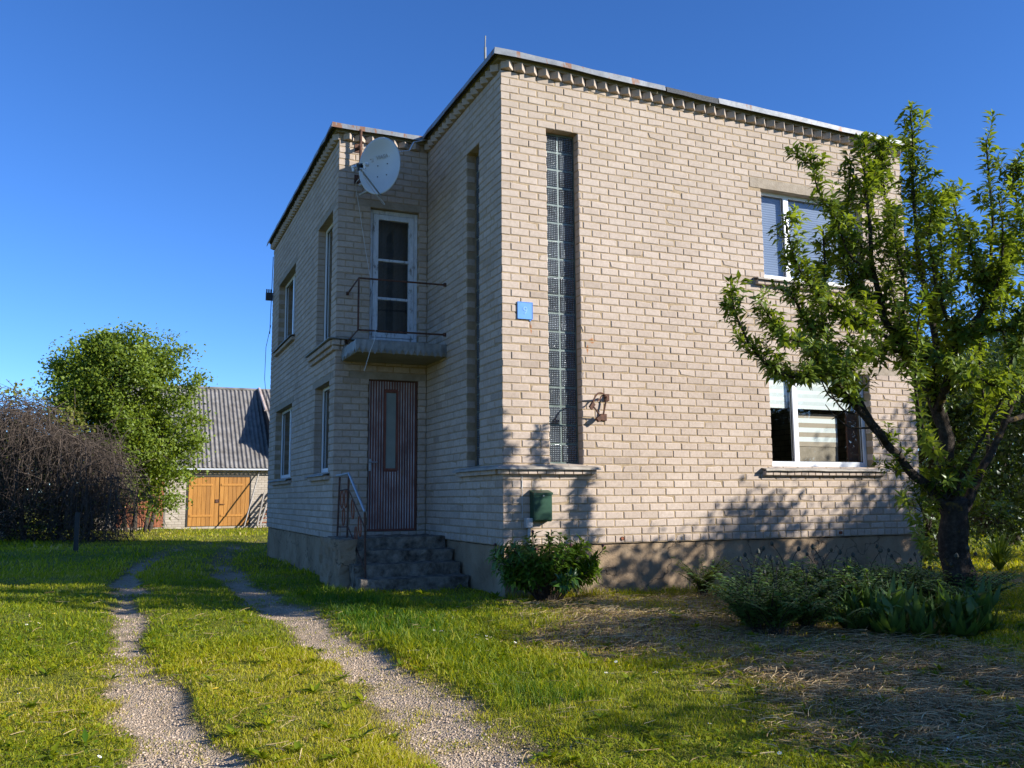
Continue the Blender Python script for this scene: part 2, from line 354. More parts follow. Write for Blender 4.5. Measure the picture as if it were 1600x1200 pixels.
def make_gbrick():
    m, nt, b = mat('garage_brick'); tc = nd(nt, 'ShaderNodeTexCoord'); sp = nd(nt, 'ShaderNodeSeparateXYZ'); nt.links.new(tc.outputs['Object'], sp.inputs[0])
    cb = nd(nt, 'ShaderNodeCombineXYZ'); nt.links.new(mth(nt, 'ADD', sp.outputs[0], sp.outputs[1]), cb.inputs[0]); nt.links.new(sp.outputs[2], cb.inputs[1])
    br = nd(nt, 'ShaderNodeTexBrick'); br.inputs['Scale'].default_value = 1; br.inputs['Brick Width'].default_value = .26; br.inputs['Row Height'].default_value = .1
    br.inputs['Mortar Size'].default_value = .007; br.inputs['Color1'].default_value = (.50,.43,.35,1); br.inputs['Color2'].default_value = (.40,.335,.265,1); br.inputs['Mortar'].default_value = (.20,.165,.12,1)
    nt.links.new(cb.outputs[0], br.inputs['Vector']); n = noise_(nt, coords(nt), 3, 6)
    r = ramp(nt, [(.3, (.8,.78,.75)), (.7, (1.08,1.06,1.04))]); nt.links.new(n, r.inputs[0])
    nt.links.new(mixc(nt, 1.0, br.outputs[0], r.outputs[0], 'MULTIPLY'), b.inputs['Base Color']); b.inputs['Roughness'].default_value = .9
    bump(nt, b, br.outputs['Fac'], -.5, .008); return m
M['gbrick'] = make_gbrick()
M['white_petal'] = simple('white_petal', (.75,.75,.72), (.85,.85,.82), 5, .6, 0)
M['yellow_petal'] = simple('yellow_petal', (.75,.50,.03), (.85,.60,.05), 5, .6, 0)
M['bud'] = simple('dark_bud', (.02,.022,.015), (.05,.055,.035), 20, .7, 0)
M['bud_red'] = simple('red_bud', (.06,.015,.015), (.12,.03,.03), 20, .6, 0)

# ------------------------------------------------------------------ HOUSE
X1, AY, WX, LY = 6.88, 3.074, 1.433, 9.83
HZ = 6.10
house = empty('brick_house', (0,0,0), 'two-storey pale brick house with flat roof, tall glass-block strips and a small balcony', 'house')
def part(mb, name, mats, parent=house, smooth=False, label=None):
    o = mb.build(name, mats, parent, smooth)
    if label: o['label'] = label
    return o

class Wall:
    """a brick face: origin o, along-direction u, outward normal n (all horizontal)"""
    def __init__(s, o, u, n, L, opens, swap): s.o = Vector(o); s.u = Vector(u); s.n = Vector(n); s.L = L; s.op = opens; s.swap = swap
    def P(s, a, z, d=0): p = s.o+s.u*a+s.n*d; return Vector((p.x, p.y, z))
def add_brick(mb, w, a0, a1, z0, z1, D=.12):
    c = .007+random.random()*.005; j = lambda: random.uniform(-.0025, .0025)
    mb.tone = min(1, max(0, random.gauss(.52, .16)))
    if random.random() < .035: mb.tone = random.uniform(0, .25)
    out = random.uniform(-.002, .003); a0 += j(); a1 += j(); z0 += j()*.8; z1 += j()*.8
    t = random.uniform(-.002, .002)
    cc = [c, c, c, c]
    if random.random() < .14: cc[random.randrange(4)] = random.uniform(.015, .035)
    outer = [(a0,z0),(a1,z0),(a1,z1),(a0,z1)]; sg = [(1,1),(-1,1),(-1,-1),(1,-1)]
    fr = [mb.vert(w.P(a+s[0]*k, z+s[1]*k*.8, out+(t if i in (0,3) else -t))) for i, ((a, z), s, k) in enumerate(zip(outer, sg, cc))]
    md = [mb.vert(w.P(a, z, out-k*.7)) for (a, z), k in zip(outer, cc)]
    bk = [mb.vert(w.P(a, z, -D)) for a, z in outer]
    mb.face(fr)
    for i in range(4):
        k = (i+1) % 4; mb.face((md[i], md[k], fr[k], fr[i])); mb.face((bk[i], bk[k], md[k], md[i]))
def brick_wall(mb, w, nrows=61, start=0, end_gap=0.0):
    """start: 0 plain start, 1/2 the two complementary corner bonds"""
    for r in range(nrows):
        z0 = r*.1+.007; z1 = z0+.086; segs = []
        if r == 0:
            a = .0 if start != 2 else .13
            while a < w.L-.02: segs.append((a, min(a+.12, w.L))); a += .13
        else:
            par = r % 2
            if start == 1: a = 0.0 if par == 0 else .13
            elif start == 2: a = .13 if par == 0 else 0.0
            else: a = 0.0 if par == 0 else -.13
            while a < w.L-.02:
                segs.append((max(a, 0.0), min(a+.2475, w.L))); a += .26
        for a0, a1 in segs:
            pieces = [(a0, a1)]
            for (b0, b1, q0, q1) in w.op:
                if z1 > q0+.03 and z0 < q1-.03:
                    nx = []
                    for p0, p1 in pieces:
                        if b1 <= p0 or b0 >= p1: nx.append((p0, p1)); continue
                        if b0 > p0: nx.append((p0, b0))
                        if b1 < p1: nx.append((b1, p1))
                    pieces = nx
            for p0, p1 in pieces:
                if p1-p0 > .035: add_brick(mb, w, p0, p1, z0, z1)
def core_wall(mb, w, z0, z1, holes, depth=.30, back=.0070):
    us = sorted({0, w.L, *[h[0]-.007 for h in holes], *[h[1]+.007 for h in holes]}); zs = sorted({z0, z1, *[h[2]-.007 for h in holes], *[h[3]+.007 for h in holes]})
    for a0, a1 in zip(us[:-1], us[1:]):
        for b0, b1 in zip(zs[:-1], zs[1:]):
            ca, cb = (a0+a1)/2, (b0+b1)/2
            if any(h[0] < ca < h[1] and h[2] < cb < h[3] for h in holes): continue
            mb.quad(w.P(a0,b0,-back), w.P(a1,b0,-back), w.P(a1,b1,-back), w.P(a0,b1,-back))
    for h in holes:
        a0, a1, b0, b1 = h[0]-.007, h[1]+.007, h[2]-.007, h[3]+.007
        mb.quad(w.P(a0,b0,-back), w.P(a0,b0,-depth), w.P(a0,b1,-depth), w.P(a0,b1,-back))
        mb.quad(w.P(a1,b0,-depth), w.P(a1,b0,-back), w.P(a1,b1,-back), w.P(a1,b1,-depth))
        mb.quad(w.P(a0,b1,-back), w.P(a0,b1,-depth), w.P(a1,b1,-depth), w.P(a1,b1,-back))
        mb.quad(w.P(a0,b0,-depth), w.P(a0,b0,-back), w.P(a1,b0,-back), w.P(a1,b0,-depth))

# openings: (a0, a1, z0, z1)
F_slot = (.65, 1.11, 1.0, 5.40); F_low = (4.11, 5.97, 1.0, 2.40); F_up = (4.11, 6.01, 3.72, 5.06)
A_slot = (.80, 1.26, 1.0, 5.40)
R_door = (.52, 1.31, .10, 2.40); R_bal = (.52, 1.29, 3.0, 5.10)      # along R measured from the outer corner (x=-WX)
L_ln = (.40, 1.56, 1.0, 2.40); L_lf = (3.83, 5.84, 1.0, 2.40); L_un = (.39, 1.56, 3.0, 5.10); L_uf = (3.80, 5.82, 3.70, 5.10)
wF = Wall((0,0,0), (1,0,0), (0,-1,0), X1, [], 0)
wA = Wall((0,0,0), (0,1,0), (-1,0,0), AY, [], 0)
wR = Wall((-WX,AY,0), (1,0,0), (0,-1,0), WX, [], 0)
wL = Wall((-WX,AY,0), (0,1,0), (-1,0,0), LY-AY, [], 0)
lint = lambda h, e0=.20, e1=.20: (h[0]-e0, h[1]+e1, h[3], h[3]+.1 if abs(h[3]*10-round(h[3]*10)) < .01 else math.ceil(h[3]*10)/10+.1)
lints = {'F_low': lint(F_low,.2,.62), 'F_up': lint(F_up), 'R_door': (.22, WX-.003, 2.40, 2.50), 'R_bal': (.28, WX-.1, 5.10, 5.20),
         'L_ln': lint(L_ln,.25), 'L_lf': lint(L_lf), 'L_un': lint(L_un,.25), 'L_uf': lint(L_uf)}
wF.op = [F_slot, F_low, F_up, lints['F_low'], lints['F_up']]
wA.op = [A_slot]; wR.op = [R_door, R_bal, lints['R_door'], lints['R_bal'], (0, WX, 2.6, 2.99)]
wR.op = [R_door, R_bal, lints['R_door'], lints['R_bal']]
wL.op = [L_ln, L_lf, L_un, L_uf, lints['L_ln'], lints['L_lf'], lints['L_un'], lints['L_uf']]
mb = MB()
brick_wall(mb, wF, 61, 1); brick_wall(mb, wA, 61, 2); brick_wall(mb, wR, 61, 1); brick_wall(mb, wL, 61, 2)
mb.cur = 1
core_wall(mb, wF, 0, 6.06, [F_slot, F_low, F_up]); core_wall(mb, wA, 0, 6.25, [A_slot])
core_wall(mb, wR, 0, 6.25, [R_door, R_bal]); core_wall(mb, wL, 0, 6.25, [L_ln, L_lf, L_un, L_uf])
mb.cur = 2
wX = Wall((X1-.01,0.01,0), (0,1,0), (1,0,0), LY-.02, [], 0); wB = Wall((X1-.01,LY-.01,0), (-1,0,0), (0,1,0), X1+WX-.02, [], 0)
for w in (wX, wB): mb.quad(w.P(0,0), w.P(w.L,0), w.P(w.L,6.06), w.P(0,6.06))
mb.cur = 3
mb.box((-WX+.3, AY+.3, .02), (X1-.3, LY-.3, .04)) ; mb.box((.3,.3,.021), (X1-.3, AY+.3, .041))
mb.box((-WX+.31, AY+.31, 2.62), (X1-.31, LY-.31, 2.86)); mb.box((.31,.31,2.621), (X1-.31, AY+.31, 2.861))
mb.box((2.6,.32,.05), (2.7,AY+2,2.6)); mb.box((2.6,.32,2.9), (2.7,AY+2,6.1))       # partitions
mb.box((-.9,3.9,2.9), (-.8,8,6.1)) ; mb.box((.3,4.6,.05), (X1-.3,4.7,2.6)); mb.box((.3,4.6,2.9), (X1-.3,4.7,6.1))
mb.box((-1.1,4.9,.05), (0.2,5.0,2.6)); mb.box((-1.1,6.0,2.9), (0.2,6.1,6.1))
wall_o = part(mb, 'wall', [M['brick'], M['mortar'], M['gbrick'], M['interior']])

def slab_rough(mb, lo, hi, step=.12, amp=.012, seed=0, tops=True):
    """box whose faces are subdivided and roughened"""
    lo = Vector(lo); hi = Vector(hi); n = [max(1, int((hi[k]-lo[k])/step)) for k in range(3)]
    idx = {}
    def V(i, j, k):
        key = (i,j,k)
        if key in idx: return idx[key]
        p = Vector((lo.x+(hi.x-lo.x)*i/n[0], lo.y+(hi.y-lo.y)*j/n[1], lo.z+(hi.z-lo.z)*k/n[2]))
        q = p*6+Vector((seed*7.1, 0, seed*3.3)); d = Vector((mnoise.noise(q), mnoise.noise(q+Vector((31,7,3))), mnoise.noise(q+Vector((5,41,9)))))*amp
        d += Vector((mnoise.noise(q*3.1), mnoise.noise(q*3.1+Vector((11,0,2))), mnoise.noise(q*3.1+Vector((0,13,1)))))*amp*.6
        idx[key] = mb.vert(p+d); return idx[key]
    for i in range(n[0]):
        for j in range(n[1]):
            mb.face((V(i,j,n[2]), V(i+1,j,n[2]), V(i+1,j+1,n[2]), V(i,j+1,n[2]))); mb.face((V(i,j,0), V(i,j+1,0), V(i+1,j+1,0), V(i+1,j,0)))
    for i in range(n[0]):
        for k in range(n[2]):
            mb.face((V(i,0,k), V(i+1,0,k), V(i+1,0,k+1), V(i,0,k+1))); mb.face((V(i,n[1],k), V(i,n[1],k+1), V(i+1,n[1],k+1), V(i+1,n[1],k)))
    for j in range(n[1]):
        for k in range(n[2]):
            mb.face((V(0,j,k), V(0,j,k+1), V(0,j+1,k+1), V(0,j+1,k))); mb.face((V(n[0],j,k), V(n[0],j+1,k), V(n[0],j+1,k+1), V(n[0],j,k+1)))
# foundation: rough plinth slightly behind the brick face
mb = MB(); slab_rough(mb, (.035,.035,-1.0), (X1-.035,LY-.03,-.012), .16, .012, 1); slab_rough(mb, (-WX+.03,AY+.03,-1.0), (.2,LY-.04,-.013), .16, .012, 2)
part(mb, 'foundation', M['found'])

# cornice: dog-tooth course; the whole roof edge falls slightly to the right
def fall(o):
    for v in o.data.vertices:
        if v.co.x > 0: v.co.z -= .0237*v.co.x
    return o
mb = MB()
def dogtooth(w, a0, a1):
    a = a0+.085
    while a < a1-.04:
        mb.tone = min(1, max(0, random.gauss(.5,.15)))
        c = w.P(a, 0, .008+random.uniform(-.006,.006)); ang = math.atan2(w.u.y, w.u.x)+math.pi/4+random.uniform(-.05,.05)
        Mx = Matrix.Translation((c.x, c.y, 6.103)) @ Matrix.Rotation(ang, 4, 'Z'); mb.bbox((-.061,-.061,0), (.061,.061,.098), .004, Mx); a += .177
for w_, a_, b_ in ((wF,0,X1),(wA,.06,AY-.05),(wR,.06,WX-.1),(wL,0,LY-AY)):
    mb = MB(); dogtooth(w_, a_, b_); fall(part(mb, 'cornice', M['brick']))
# roof deck
mb = MB(); mb.box((-.06,-.06,6.204), (X1+.06,LY+.06,6.262)); mb.box((-WX-.06,AY-.06,6.205), (-.055,LY+.05,6.263)); fall(part(mb, 'eave_slab', M['plaster']))
mb = MB(); mb.box((-.09,-.09,6.264), (X1+.09,LY+.09,6.288)); mb.box((-WX-.09,AY-.09,6.265), (-.085,LY+.08,6.289))
roof = fall(part(mb, 'roof', M['felt']))
# edge flashing, a folded strip all along the roofline
def flash_strip(mb, pts, closed=False, zt=6.312, zb=6.226, thick=.006):
    segs = []
    for (p, q) in zip(pts[:-1], pts[1:]):
        p = Vector(p); q = Vector(q); n = max(1, int((q-p).length/.28))
        for i in range(n): segs.append(p.lerp(q, i/n))
    segs.append(Vector(pts[-1])); N = len(segs); outl = []
    for i, p in enumerate(segs):
        d0 = (segs[i]-segs[i-1]).normalized() if i else (segs[1]-segs[0]).normalized(); d1 = (segs[i+1]-segs[i]).normalized() if i < N-1 else d0
        n0 = Vector((d0.y,-d0.x)); n1 = Vector((d1.y,-d1.x)); nn = (n0+n1).normalized(); nn = nn/max(.5, nn.dot(n0)); outl.append((p, nn))
    rows = []
    for p, nn in outl:
        w = random.uniform(-.006,.006); h = random.uniform(-.012,.012); z2 = random.uniform(-.008,.008)
        P = lambda d, z: mb.vert((p.x+nn.x*d, p.y+nn.y*d, z))
        rows.append((P(-.16, zt+.005+h*.4), P(.0+w, zt+h*.4), P(.018+w*1.5, zb+z2), P(.006+w*1.5, zb+z2+.002), P(-.012+w, zt-.010+h*.4), P(-.16, zt-.008)))
    for a, b in zip(rows[:-1], rows[1:]):
        for k in range(6): mb.face((a[k], b[k], b[(k+1)%6], a[(k+1)%6]))
    mb.face(rows[0]); mb.face(rows[-1][::-1])
o_ = .135
mb = MB()
flash_strip(mb, [(-WX-o_,LY+o_),(-WX-o_,AY-o_),(-o_,AY-o_),(-o_,-o_),(2.42,-o_)])
flash_strip(mb, [(3.32,-o_),(X1+o_,-o_),(X1+o_,LY+o_)])
fall(fixn(part(mb, 'roof_edge', M['flash'], roof, label='grey metal roof edge strip with flaking rust')))
mb = MB(); flash_strip(mb, [(2.44,-o_+.004),(3.30,-o_+.004)], zt=6.302, zb=6.215); fall(fixn(part(mb, 'felt_patch', M['felt'], roof)))
# rod on the roof
p = at_y(758, 92, .75); 
mb = MB(); mb.tube([(p[0],.75,6.3),(p[0],.75,6.78)], .017, 8); mb.tube([(p[0],.75,6.78),(p[0]+.004,.75,6.95)], .009, 6); part(mb, 'roof_rod', M['tin_dark'], roof)

def frame_box(mb, w, a0, a1, z0, z1, d0, d1, c=.004):
    p, q = w.P(a0, z0, d0), w.P(a1, z1, d1)
    mb.bbox((min(p.x,q.x),min(p.y,q.y),z0), (max(p.x,q.x),max(p.y,q.y),z1), c)
def flat_pane(mb, w, a0, a1, z0, z1, d):
    mb.quad(w.P(a0,z0,d), w.P(a1,z0,d), w.P(a1,z1,d), w.P(a0,z1,d))
def add_lintel(w, k, parent):
    h = lints[k]; mb = MB(); p, q = w.P(h[0]+.004, 0, -.2), w.P(h[1]-.004, 0, .001)
    lo = (min(p.x,q.x),min(p.y,q.y),h[2]-.012); hi = (max(p.x,q.x),max(p.y,q.y),h[3]-.006)
    slab_rough(mb, lo, hi, .07, .004, sum(map(ord, k)) % 17); part(mb, 'lintel', M['lintel'], parent)
def add_sill(w, a0, a1, ztop, parent, tin='sill_tin', dep=.10):
    mb = MB(); a = a0+.02
    while a < a1-.05:
        mb.tone = min(1, max(0, random.gauss(.42,.15))); b = min(a+.118, a1-.02); p, q = w.P(a, 0, -.02), w.P(b, 0, dep-.03)
        mb.bbox((min(p.x,q.x),min(p.y,q.y),ztop-.13), (max(p.x,q.x),max(p.y,q.y),ztop-.065), .006); a += .125
    part(mb, 'sill', M['brick'], parent)
    mb = MB()   # bent sheet over the bricks
    n = 10; rows = []
    for i in range(n+1):
        a = a0+(a1-a0)*i/n; j = random.uniform(-.004,.004)
        rows.append([mb.vert(w.P(a, z+j, d)) for d, z in ((-.125,ztop-.004),(-.02,ztop-.018),(dep,ztop-.04),(dep+.012,ztop-.068),(dep,ztop-.069),(dep-.012,ztop-.052),(-.02,ztop-.030),(-.125,ztop-.016))])
    for r0, r1 in zip(rows[:-1], rows[1:]):
        for k in range(8): mb.face((r0[k], r0[(k+1)%8], r1[(k+1)%8], r1[k]))
    mb.face(rows[0]); mb.face(rows[-1][::-1])
    fixn(part(mb, 'sill_sheet', M[tin], parent))
def pvc_window(w, h, name, mull=(), key=None, d=-.13, sash=True, fw=.058):
    a0, a1, z0, z1 = h; a0 -= .004; a1 += .004; mb = MB()
    frame_box(mb, w, a0, a0+fw, z0, z1, d-.065, d); frame_box(mb, w, a1-fw, a1, z0, z1, d-.065, d)
    frame_box(mb, w, a0+fw, a1-fw, z0, z0+fw+.015, d-.065, d); frame_box(mb, w, a0+fw, a1-fw, z1-fw, z1, d-.065, d)
    xs = [a0+fw]
    for m in mull: frame_box(mb, w, m-.045, m+.045, z0+fw+.015, z1-fw, d-.064, d+.004); xs += [m-.045, m+.045]
    xs.append(a1-fw)
    win = part(mb, name, M['pvc']); win_panes = []
    for i in range(0, len(xs), 2):
        g = MB(); flat_pane(g, w, xs[i]-.004, xs[i+1]+.004, z0+fw+.01, z1-fw+.004, d-.03); part(g, 'pane', M['glass'], win)
        e = MB()   # dark rubber gasket
        x0, x1, q0, q1 = xs[i], xs[i+1], z0+fw+.015, z1-fw
        for b in ((x0,x0+.008,q0,q1),(x1-.008,x1,q0,q1),(x0+.008,x1-.008,q0,q0+.008),(x0+.008,x1-.008,q1-.008,q1)): frame_box(e, w, *b, d-.034, d-.022, .001)
        part(e, 'gasket', M['plastic_black'], win)
    if key: add_lintel(w, key, win)
    return win, xs
wF_up, xs = pvc_window(wF, F_up, 'window', (4.66,), 'F_up'); wF_up['label'] = 'upper front window with lowered blinds coloured with the blue-grey sky reflection'
add_sill(wF, 3.91, 6.18, 3.72, wF_up)
for x0, x1 in ((xs[0],xs[1]),(xs[2],xs[3])):     # pleated blinds, real folds
    mb = MB(); z = 3.78; k = 0; prev = None
    while z < 5.02:
        d = -.20-(.005 if k % 2 else 0); cur = (wF.P(x0-.01, z, d), wF.P(x1+.01, z, d))
        if prev: mb.quad(prev[0], prev[1], cur[1], cur[0])
        prev = cur; z += .018; k += 1
    part(mb, 'blind', M['blind'], wF_up)
wF_lo, xs = pvc_window(wF, F_low, 'window', (4.66,), 'F_low'); wF_lo['label'] = 'lower front window with half-drawn striped blind'
add_sill(wF, 3.91, 6.18, 1.0, wF_lo)
for x0, x1, zb in ((xs[0],xs[1]-.03,1.83),(xs[2],xs[3]-.09,1.80)):
    mb = MB(); z = 2.345; k = 0
    while z-.055 > zb:
        mb.cur = k % 2; p, q = wF.P(x0-.005, z-.055, -.206), wF.P(x1, z, -.202); mb.box((p.x,min(p.y,q.y),z-.055), (q.x,max(p.y,q.y),z)); z -= .055; k += 1
    part(mb, 'blind', [M['zebra_a'], M['zebra_b']], wF_lo)
mb = MB(); mb.box((5.72,.24,1.02), (5.93,.27,2.36)); part(mb, 'curtain', M['curtain'], wF_lo)
# far-side room things seen through the glass: striped blind and pale wall
mb = MB(); z = 1.80; k = 0
while z > 1.34:
    mb.cur = 1-k % 2; mb.box((4.80,.335,z-.07), (5.62,.345,z)); z -= .07; k += 1
part(mb, 'inner_blind', [M['zebra_a'], M['zebra_c']], wF_lo)
mb = MB(); mb.box((4.80,.345,1.0), (5.62,.355,1.32)); mb.box((5.1,.30,1.0), (5.3,.33,1.08)); part(mb, 'inner_ledge', M['lintel'], wF_lo)
for h, key, mull in ((L_ln,'L_ln',()), (L_lf,'L_lf',(4.75,)), (L_un,'L_un',()), (L_uf,'L_uf',(4.75,))):
    win, xs = pvc_window(wL, h, 'window', mull, key)
    if key != 'L_un': add_sill(wL, h[0]-.16, h[1]+.16, h[2], win, 'tin_dark')
# glass-block strips
def block_strip(w, h, d=-.135):
    a0, a1, z0, z1 = h; mb = MB(); z = z0+.02; k = 0
    frame_box(mb, w, a0-.004, a1+.004, z0-.004, z1+.004, d-.09, d-.012, .002)
    win = part(mb, 'glass_block_window', M['block_rim']); g = MB(); pitch = (z1-z0-.03)/18; cw = (a1-a0)/2
    for i in range(18):
        for j in range(2):
            p, q = w.P(a0+j*cw+.009, z0+.02+i*pitch+.008, d-.03), w.P(a0+(j+1)*cw-.009, z0+.02+(i+1)*pitch-.008, d+random.uniform(-.003,.002))
            g.bbox((min(p.x,q.x),min(p.y,q.y),p.z), (max(p.x,q.x),max(p.y,q.y),q.z), .012)
    part(g, 'glass_blocks', M['block'], win); return win
block_strip(wF, F_slot)['label'] = 'tall strip of glass blocks on the sunlit front wall'
block_strip(wA, A_slot)['label'] = 'tall strip of glass blocks on the shaded side wall'
# wrap-around sill at the corner below both strips
mb = MB()
def corner_sill(z, tin):
    for w, a1 in ((wF,1.27),(wA,1.52)):
        a = -.06 if w is wF else .07
        while a < a1-.05:
            mb.tone = min(1, max(0, random.gauss(.5,.15))); b = min(a+.118, a1); p, q = w.P(a, 0, -.02), w.P(b, 0, .07)
            mb.bbox((min(p.x,q.x),min(p.y,q.y),z-.13), (max(p.x,q.x),max(p.y,q.y),z-.07), .006); a += .125
corner_sill(1.0, None); cs = part(mb, 'corner_sill', M['brick'])
mb = MB(); prof = ((-.006,.985),(.10,.958),(.115,.928),(.103,.927),(.088,.944),(-.006,.970)); rows = []
path = [(1.31,-0.0,(0,-1))]+[(1.31-1.31*i/6,0,(0,-1)) for i in range(1,6)]
for x in (1.31,1.05,.8,.5,.25): rows.append([mb.vert((x, -d, z+random.uniform(-.003,.003))) for d, z in prof])
rows.append([mb.vert((-d, -d, z)) for d, z in prof])
for y in (.3,.6,.9,1.2,1.55): rows.append([mb.vert((-d, y, z+random.uniform(-.003,.003))) for d, z in prof])
for r0, r1 in zip(rows[:-1], rows[1:]):
    for k in range(6): mb.face((r0[k], r0[(k+1)%6], r1[(k+1)%6], r1[k]))
mb.face(rows[0]); mb.face(rows[-1][::-1]); fixn(part(mb, 'sill_sheet', M['sill_tin'], cs))
mb = MB(); mb.quad((.65,-.0,.988),(1.11,.0,.988),(1.11,.125,1.012),(.65,.125,1.012)); part(mb, 'slot_sill', M['sill_tin'], cs); mb = MB(); mb.quad((0,.80,.988),(.125,.80,1.012),(.125,1.26,1.012),(0,1.26,.988)); part(mb, 'slot_sill', M['sill_tin'], cs)
# ledge wrapping the recess corner at balcony height
mb = MB()
def ledge_bricks(w, a0, a1):
    a = a0
    while a < a1-.03:
        mb.tone = min(1, max(0, random.gauss(.42,.15))); b = min(a+.118, a1); p, q = w.P(a, 0, -.02), w.P(b, 0, .085)
        mb.bbox((min(p.x,q.x),min(p.y,q.y),2.87), (max(p.x,q.x),max(p.y,q.y),2.95), .006)
        p, q = w.P(a+.01, 0, -.02), w.P(b-.01, 0, .045); mb.bbox((min(p.x,q.x),min(p.y,q.y),2.80), (max(p.x,q.x),max(p.y,q.y),2.868), .006); a += .13
ledge_bricks(wL, .0, 1.85); ledge_bricks(wR, -.06, .12); ld = part(mb, 'ledge', M['brick'])
mb = MB(); mb.bbox((-WX-.125,AY-.125,2.956), (-WX+.0,AY+1.9,2.978), .004); mb.bbox((-WX+.002,AY-.125,2.955), (-.02,AY+.02,2.977), .004); part(mb, 'ledge_sheet', M['tin_dark'], ld)
# balcony
BY = 2.10
mb = MB(); mb.bbox((-1.33,BY+.01,2.635), (-.002,AY-.005,2.80), .006); bal = part(mb, 'balcony', M['plaster'])
mb = MB()
def fascia(p, q, zt, zb, nteeth):
    p = Vector(p); q = Vector(q); n = nteeth*2; d = (q-p).normalized(); nn = Vector((d.y,-d.x,0)); off = []
    rows = []
    for i in range(n+1):
        b = p.lerp(q, i/n); w = random.uniform(-.006,.006); zb_ = zb+(random.uniform(.035,.06) if i % 2 else random.uniform(-.035,-.012))
        rows.append([mb.vert(v) for v in ((b.x+nn.x*w, b.y+nn.y*w, zt+random.uniform(-.004,.004)), (b.x+nn.x*(w+.008), b.y+nn.y*(w+.008), zb_), (b.x+nn.x*(w+.004), b.y+nn.y*(w+.004), zb_), (b.x+nn.x*(w-.004), b.y+nn.y*(w-.004), zt))])
    for a, b in zip(rows[:-1], rows[1:]):
        for k in range(4): mb.face((a[k], b[k], b[(k+1)%4], a[(k+1)%4]))
fascia((-1.345,BY,0), (-.004,BY,0), 2.81, 2.645, 15); fascia((-1.345,AY-.02,0), (-1.345,BY,0), 2.81, 2.645, 9); fixn(part(mb, 'fascia', M['tin_dark'], bal))
mb = MB(); mb.box((-1.335,BY,2.806), (-.004,AY-.13,2.814)); part(mb, 'balcony_floor', M['tin_dark'], bal)
mb = MB()
for z, yy in ((3.70,0),(2.95,0)):
    mb.tube([(-1.26,AY+.02,z-.02),(-1.315,BY+.03,z),(-.01,BY+.06,z+.02)], .014, 8)
    for q in ((-1.26,AY-.01,z-.02),(-.012,BY+.06,z+.02)): mb.box((q[0]-.025,q[1]-.025,q[2]-.025), (q[0]+.012,q[1]+.012,q[2]+.025))
    part(mb, 'balcony_rail', M['rust'], bal); mb = MB()
mb.tube([(-1.315,BY+.03,2.95),(-1.315,BY+.03,3.70)], .014, 8)
part(mb, 'balcony_post', M['rust'], bal)
# balcony door
mb = MB(); a0, a1, z0, z1 = R_bal; a0 -= .004; a1 += .004; d = -.085
for b in ((a0,a0+.055,z0,z1-.02),(a1-.055,a1,z0,z1-.02),(a0+.055,a1-.055,z1-.085,z1-.02),(a0+.055,a1-.055,z0,z0+.05)): frame_box(mb, wR, *b, d-.08, d)
for b in ((a0+.06,a0+.145,z0+.055,z1-.09),(a1-.145,a1-.06,z0+.055,z1-.09)): frame_box(mb, wR, *b, d-.05, d+.008)
for b in ((z1-.17,z1-.09),(4.26,4.30),(3.65,3.69),(z0+.055,z0+.13)): frame_box(mb, wR, a0+.145, a1-.145, b[0], b[1], d-.048, d+.006)
bd = part(mb, 'balcony_door', M['peel'], label='white glazed balcony door with peeling paint')
for q0, q1 in ((z0+.13,3.65),(3.69,4.26),(4.30,z1-.17)):
    g = MB(); flat_pane(g, wR, a0+.14, a1-.14, q0-.005, q1+.005, d-.02); part(g, 'pane', M['glass'], bd)
add_lintel(wR, 'R_bal', bd)
mb = MB(); mb.box((-.95,3.42,2.9), (-.20,3.44,5.1)); part(mb, 'dark_room_backing', M['wood_dark'], bd)  # near-black sheet stands in for the unlit room behind the panes
# entrance door
mb = MB(); a0, a1, z0, z1 = R_door; a0 -= .004; a1 += .004; d = -.09; s0, s1, q0, q1 = .815, .975, 1.04, 2.20
for b in ((a0,s0,z0,z1),(s1,a1,z0,z1),(s0,s1,z0,q0),(s0,s1,q1,z1)): frame_box(mb, wR, *b, d-.04, d, .001)
fd = part(mb, 'entrance_door', M['door_red'], label='narrow ribbed entrance door, worn red-brown and grey, with a slit pane')
mb = MB(); a = a0+.03
while a < a1-.03:
    for q in (((z0+.03,q0-.05),(q1+.05,z1-.03)) if s0-.05 < a+.01 < s1+.03 else ((z0+.03,z1-.03),)): frame_box(mb, wR, a, a+.019, q[0], q[1], d-.002, d+.015, .005)
    a += .0415
part(mb, 'rib', M['door_pale'], fd)
mb = MB()
for b in ((s0-.035,s0,q0-.035,q1+.035),(s1,s1+.035,q0-.035,q1+.035),(s0,s1,q0-.035,q0),(s0,s1,q1,q1+.035)): frame_box(mb, wR, *b, d-.003, d+.018, .003)
part(mb, 'pane_trim', M['door_red'], fd); g = MB(); flat_pane(g, wR, s0, s1, q0, q1, d-.012); part(g, 'pane', M['frost'], fd)
mb = MB(); p = wR.P(a0+.05, 1.13, d+.015); mb.tube([p, p+Vector((0,-.05,0)), p+Vector((.11,-.055,.0))], .008, 8); mb.box((p.x-.018,p.y-.012,1.0), (p.x+.018,p.y-.003,1.18)); part(mb, 'handle', M['zinc'], fd)
mb = MB()
for b in ((a0-.002,a0+.022,z0,z1),(a1-.022,a1+.002,z0,z1),(a0+.022,a1-.022,z1-.025,z1)): frame_box(mb, wR, *b, d-.05, d+.03, .002)
part(mb, 'door_frame', M['rust'], fd); add_lintel(wR, 'R_door', fd)
# rusty pipe stubs low on the front wall
for u, v in ((972,838),(1313,831)):
    p = at_y(u, v, 0); mb = MB(); mb.tube([(p[0],.05,.055),(p[0],-.012,.055)], .026, 12, False); mb.tube([(p[0],-.012,.055),(p[0],.06,.055)], .018, 12); part(mb, 'pipe_stub', M['rust_bright'])
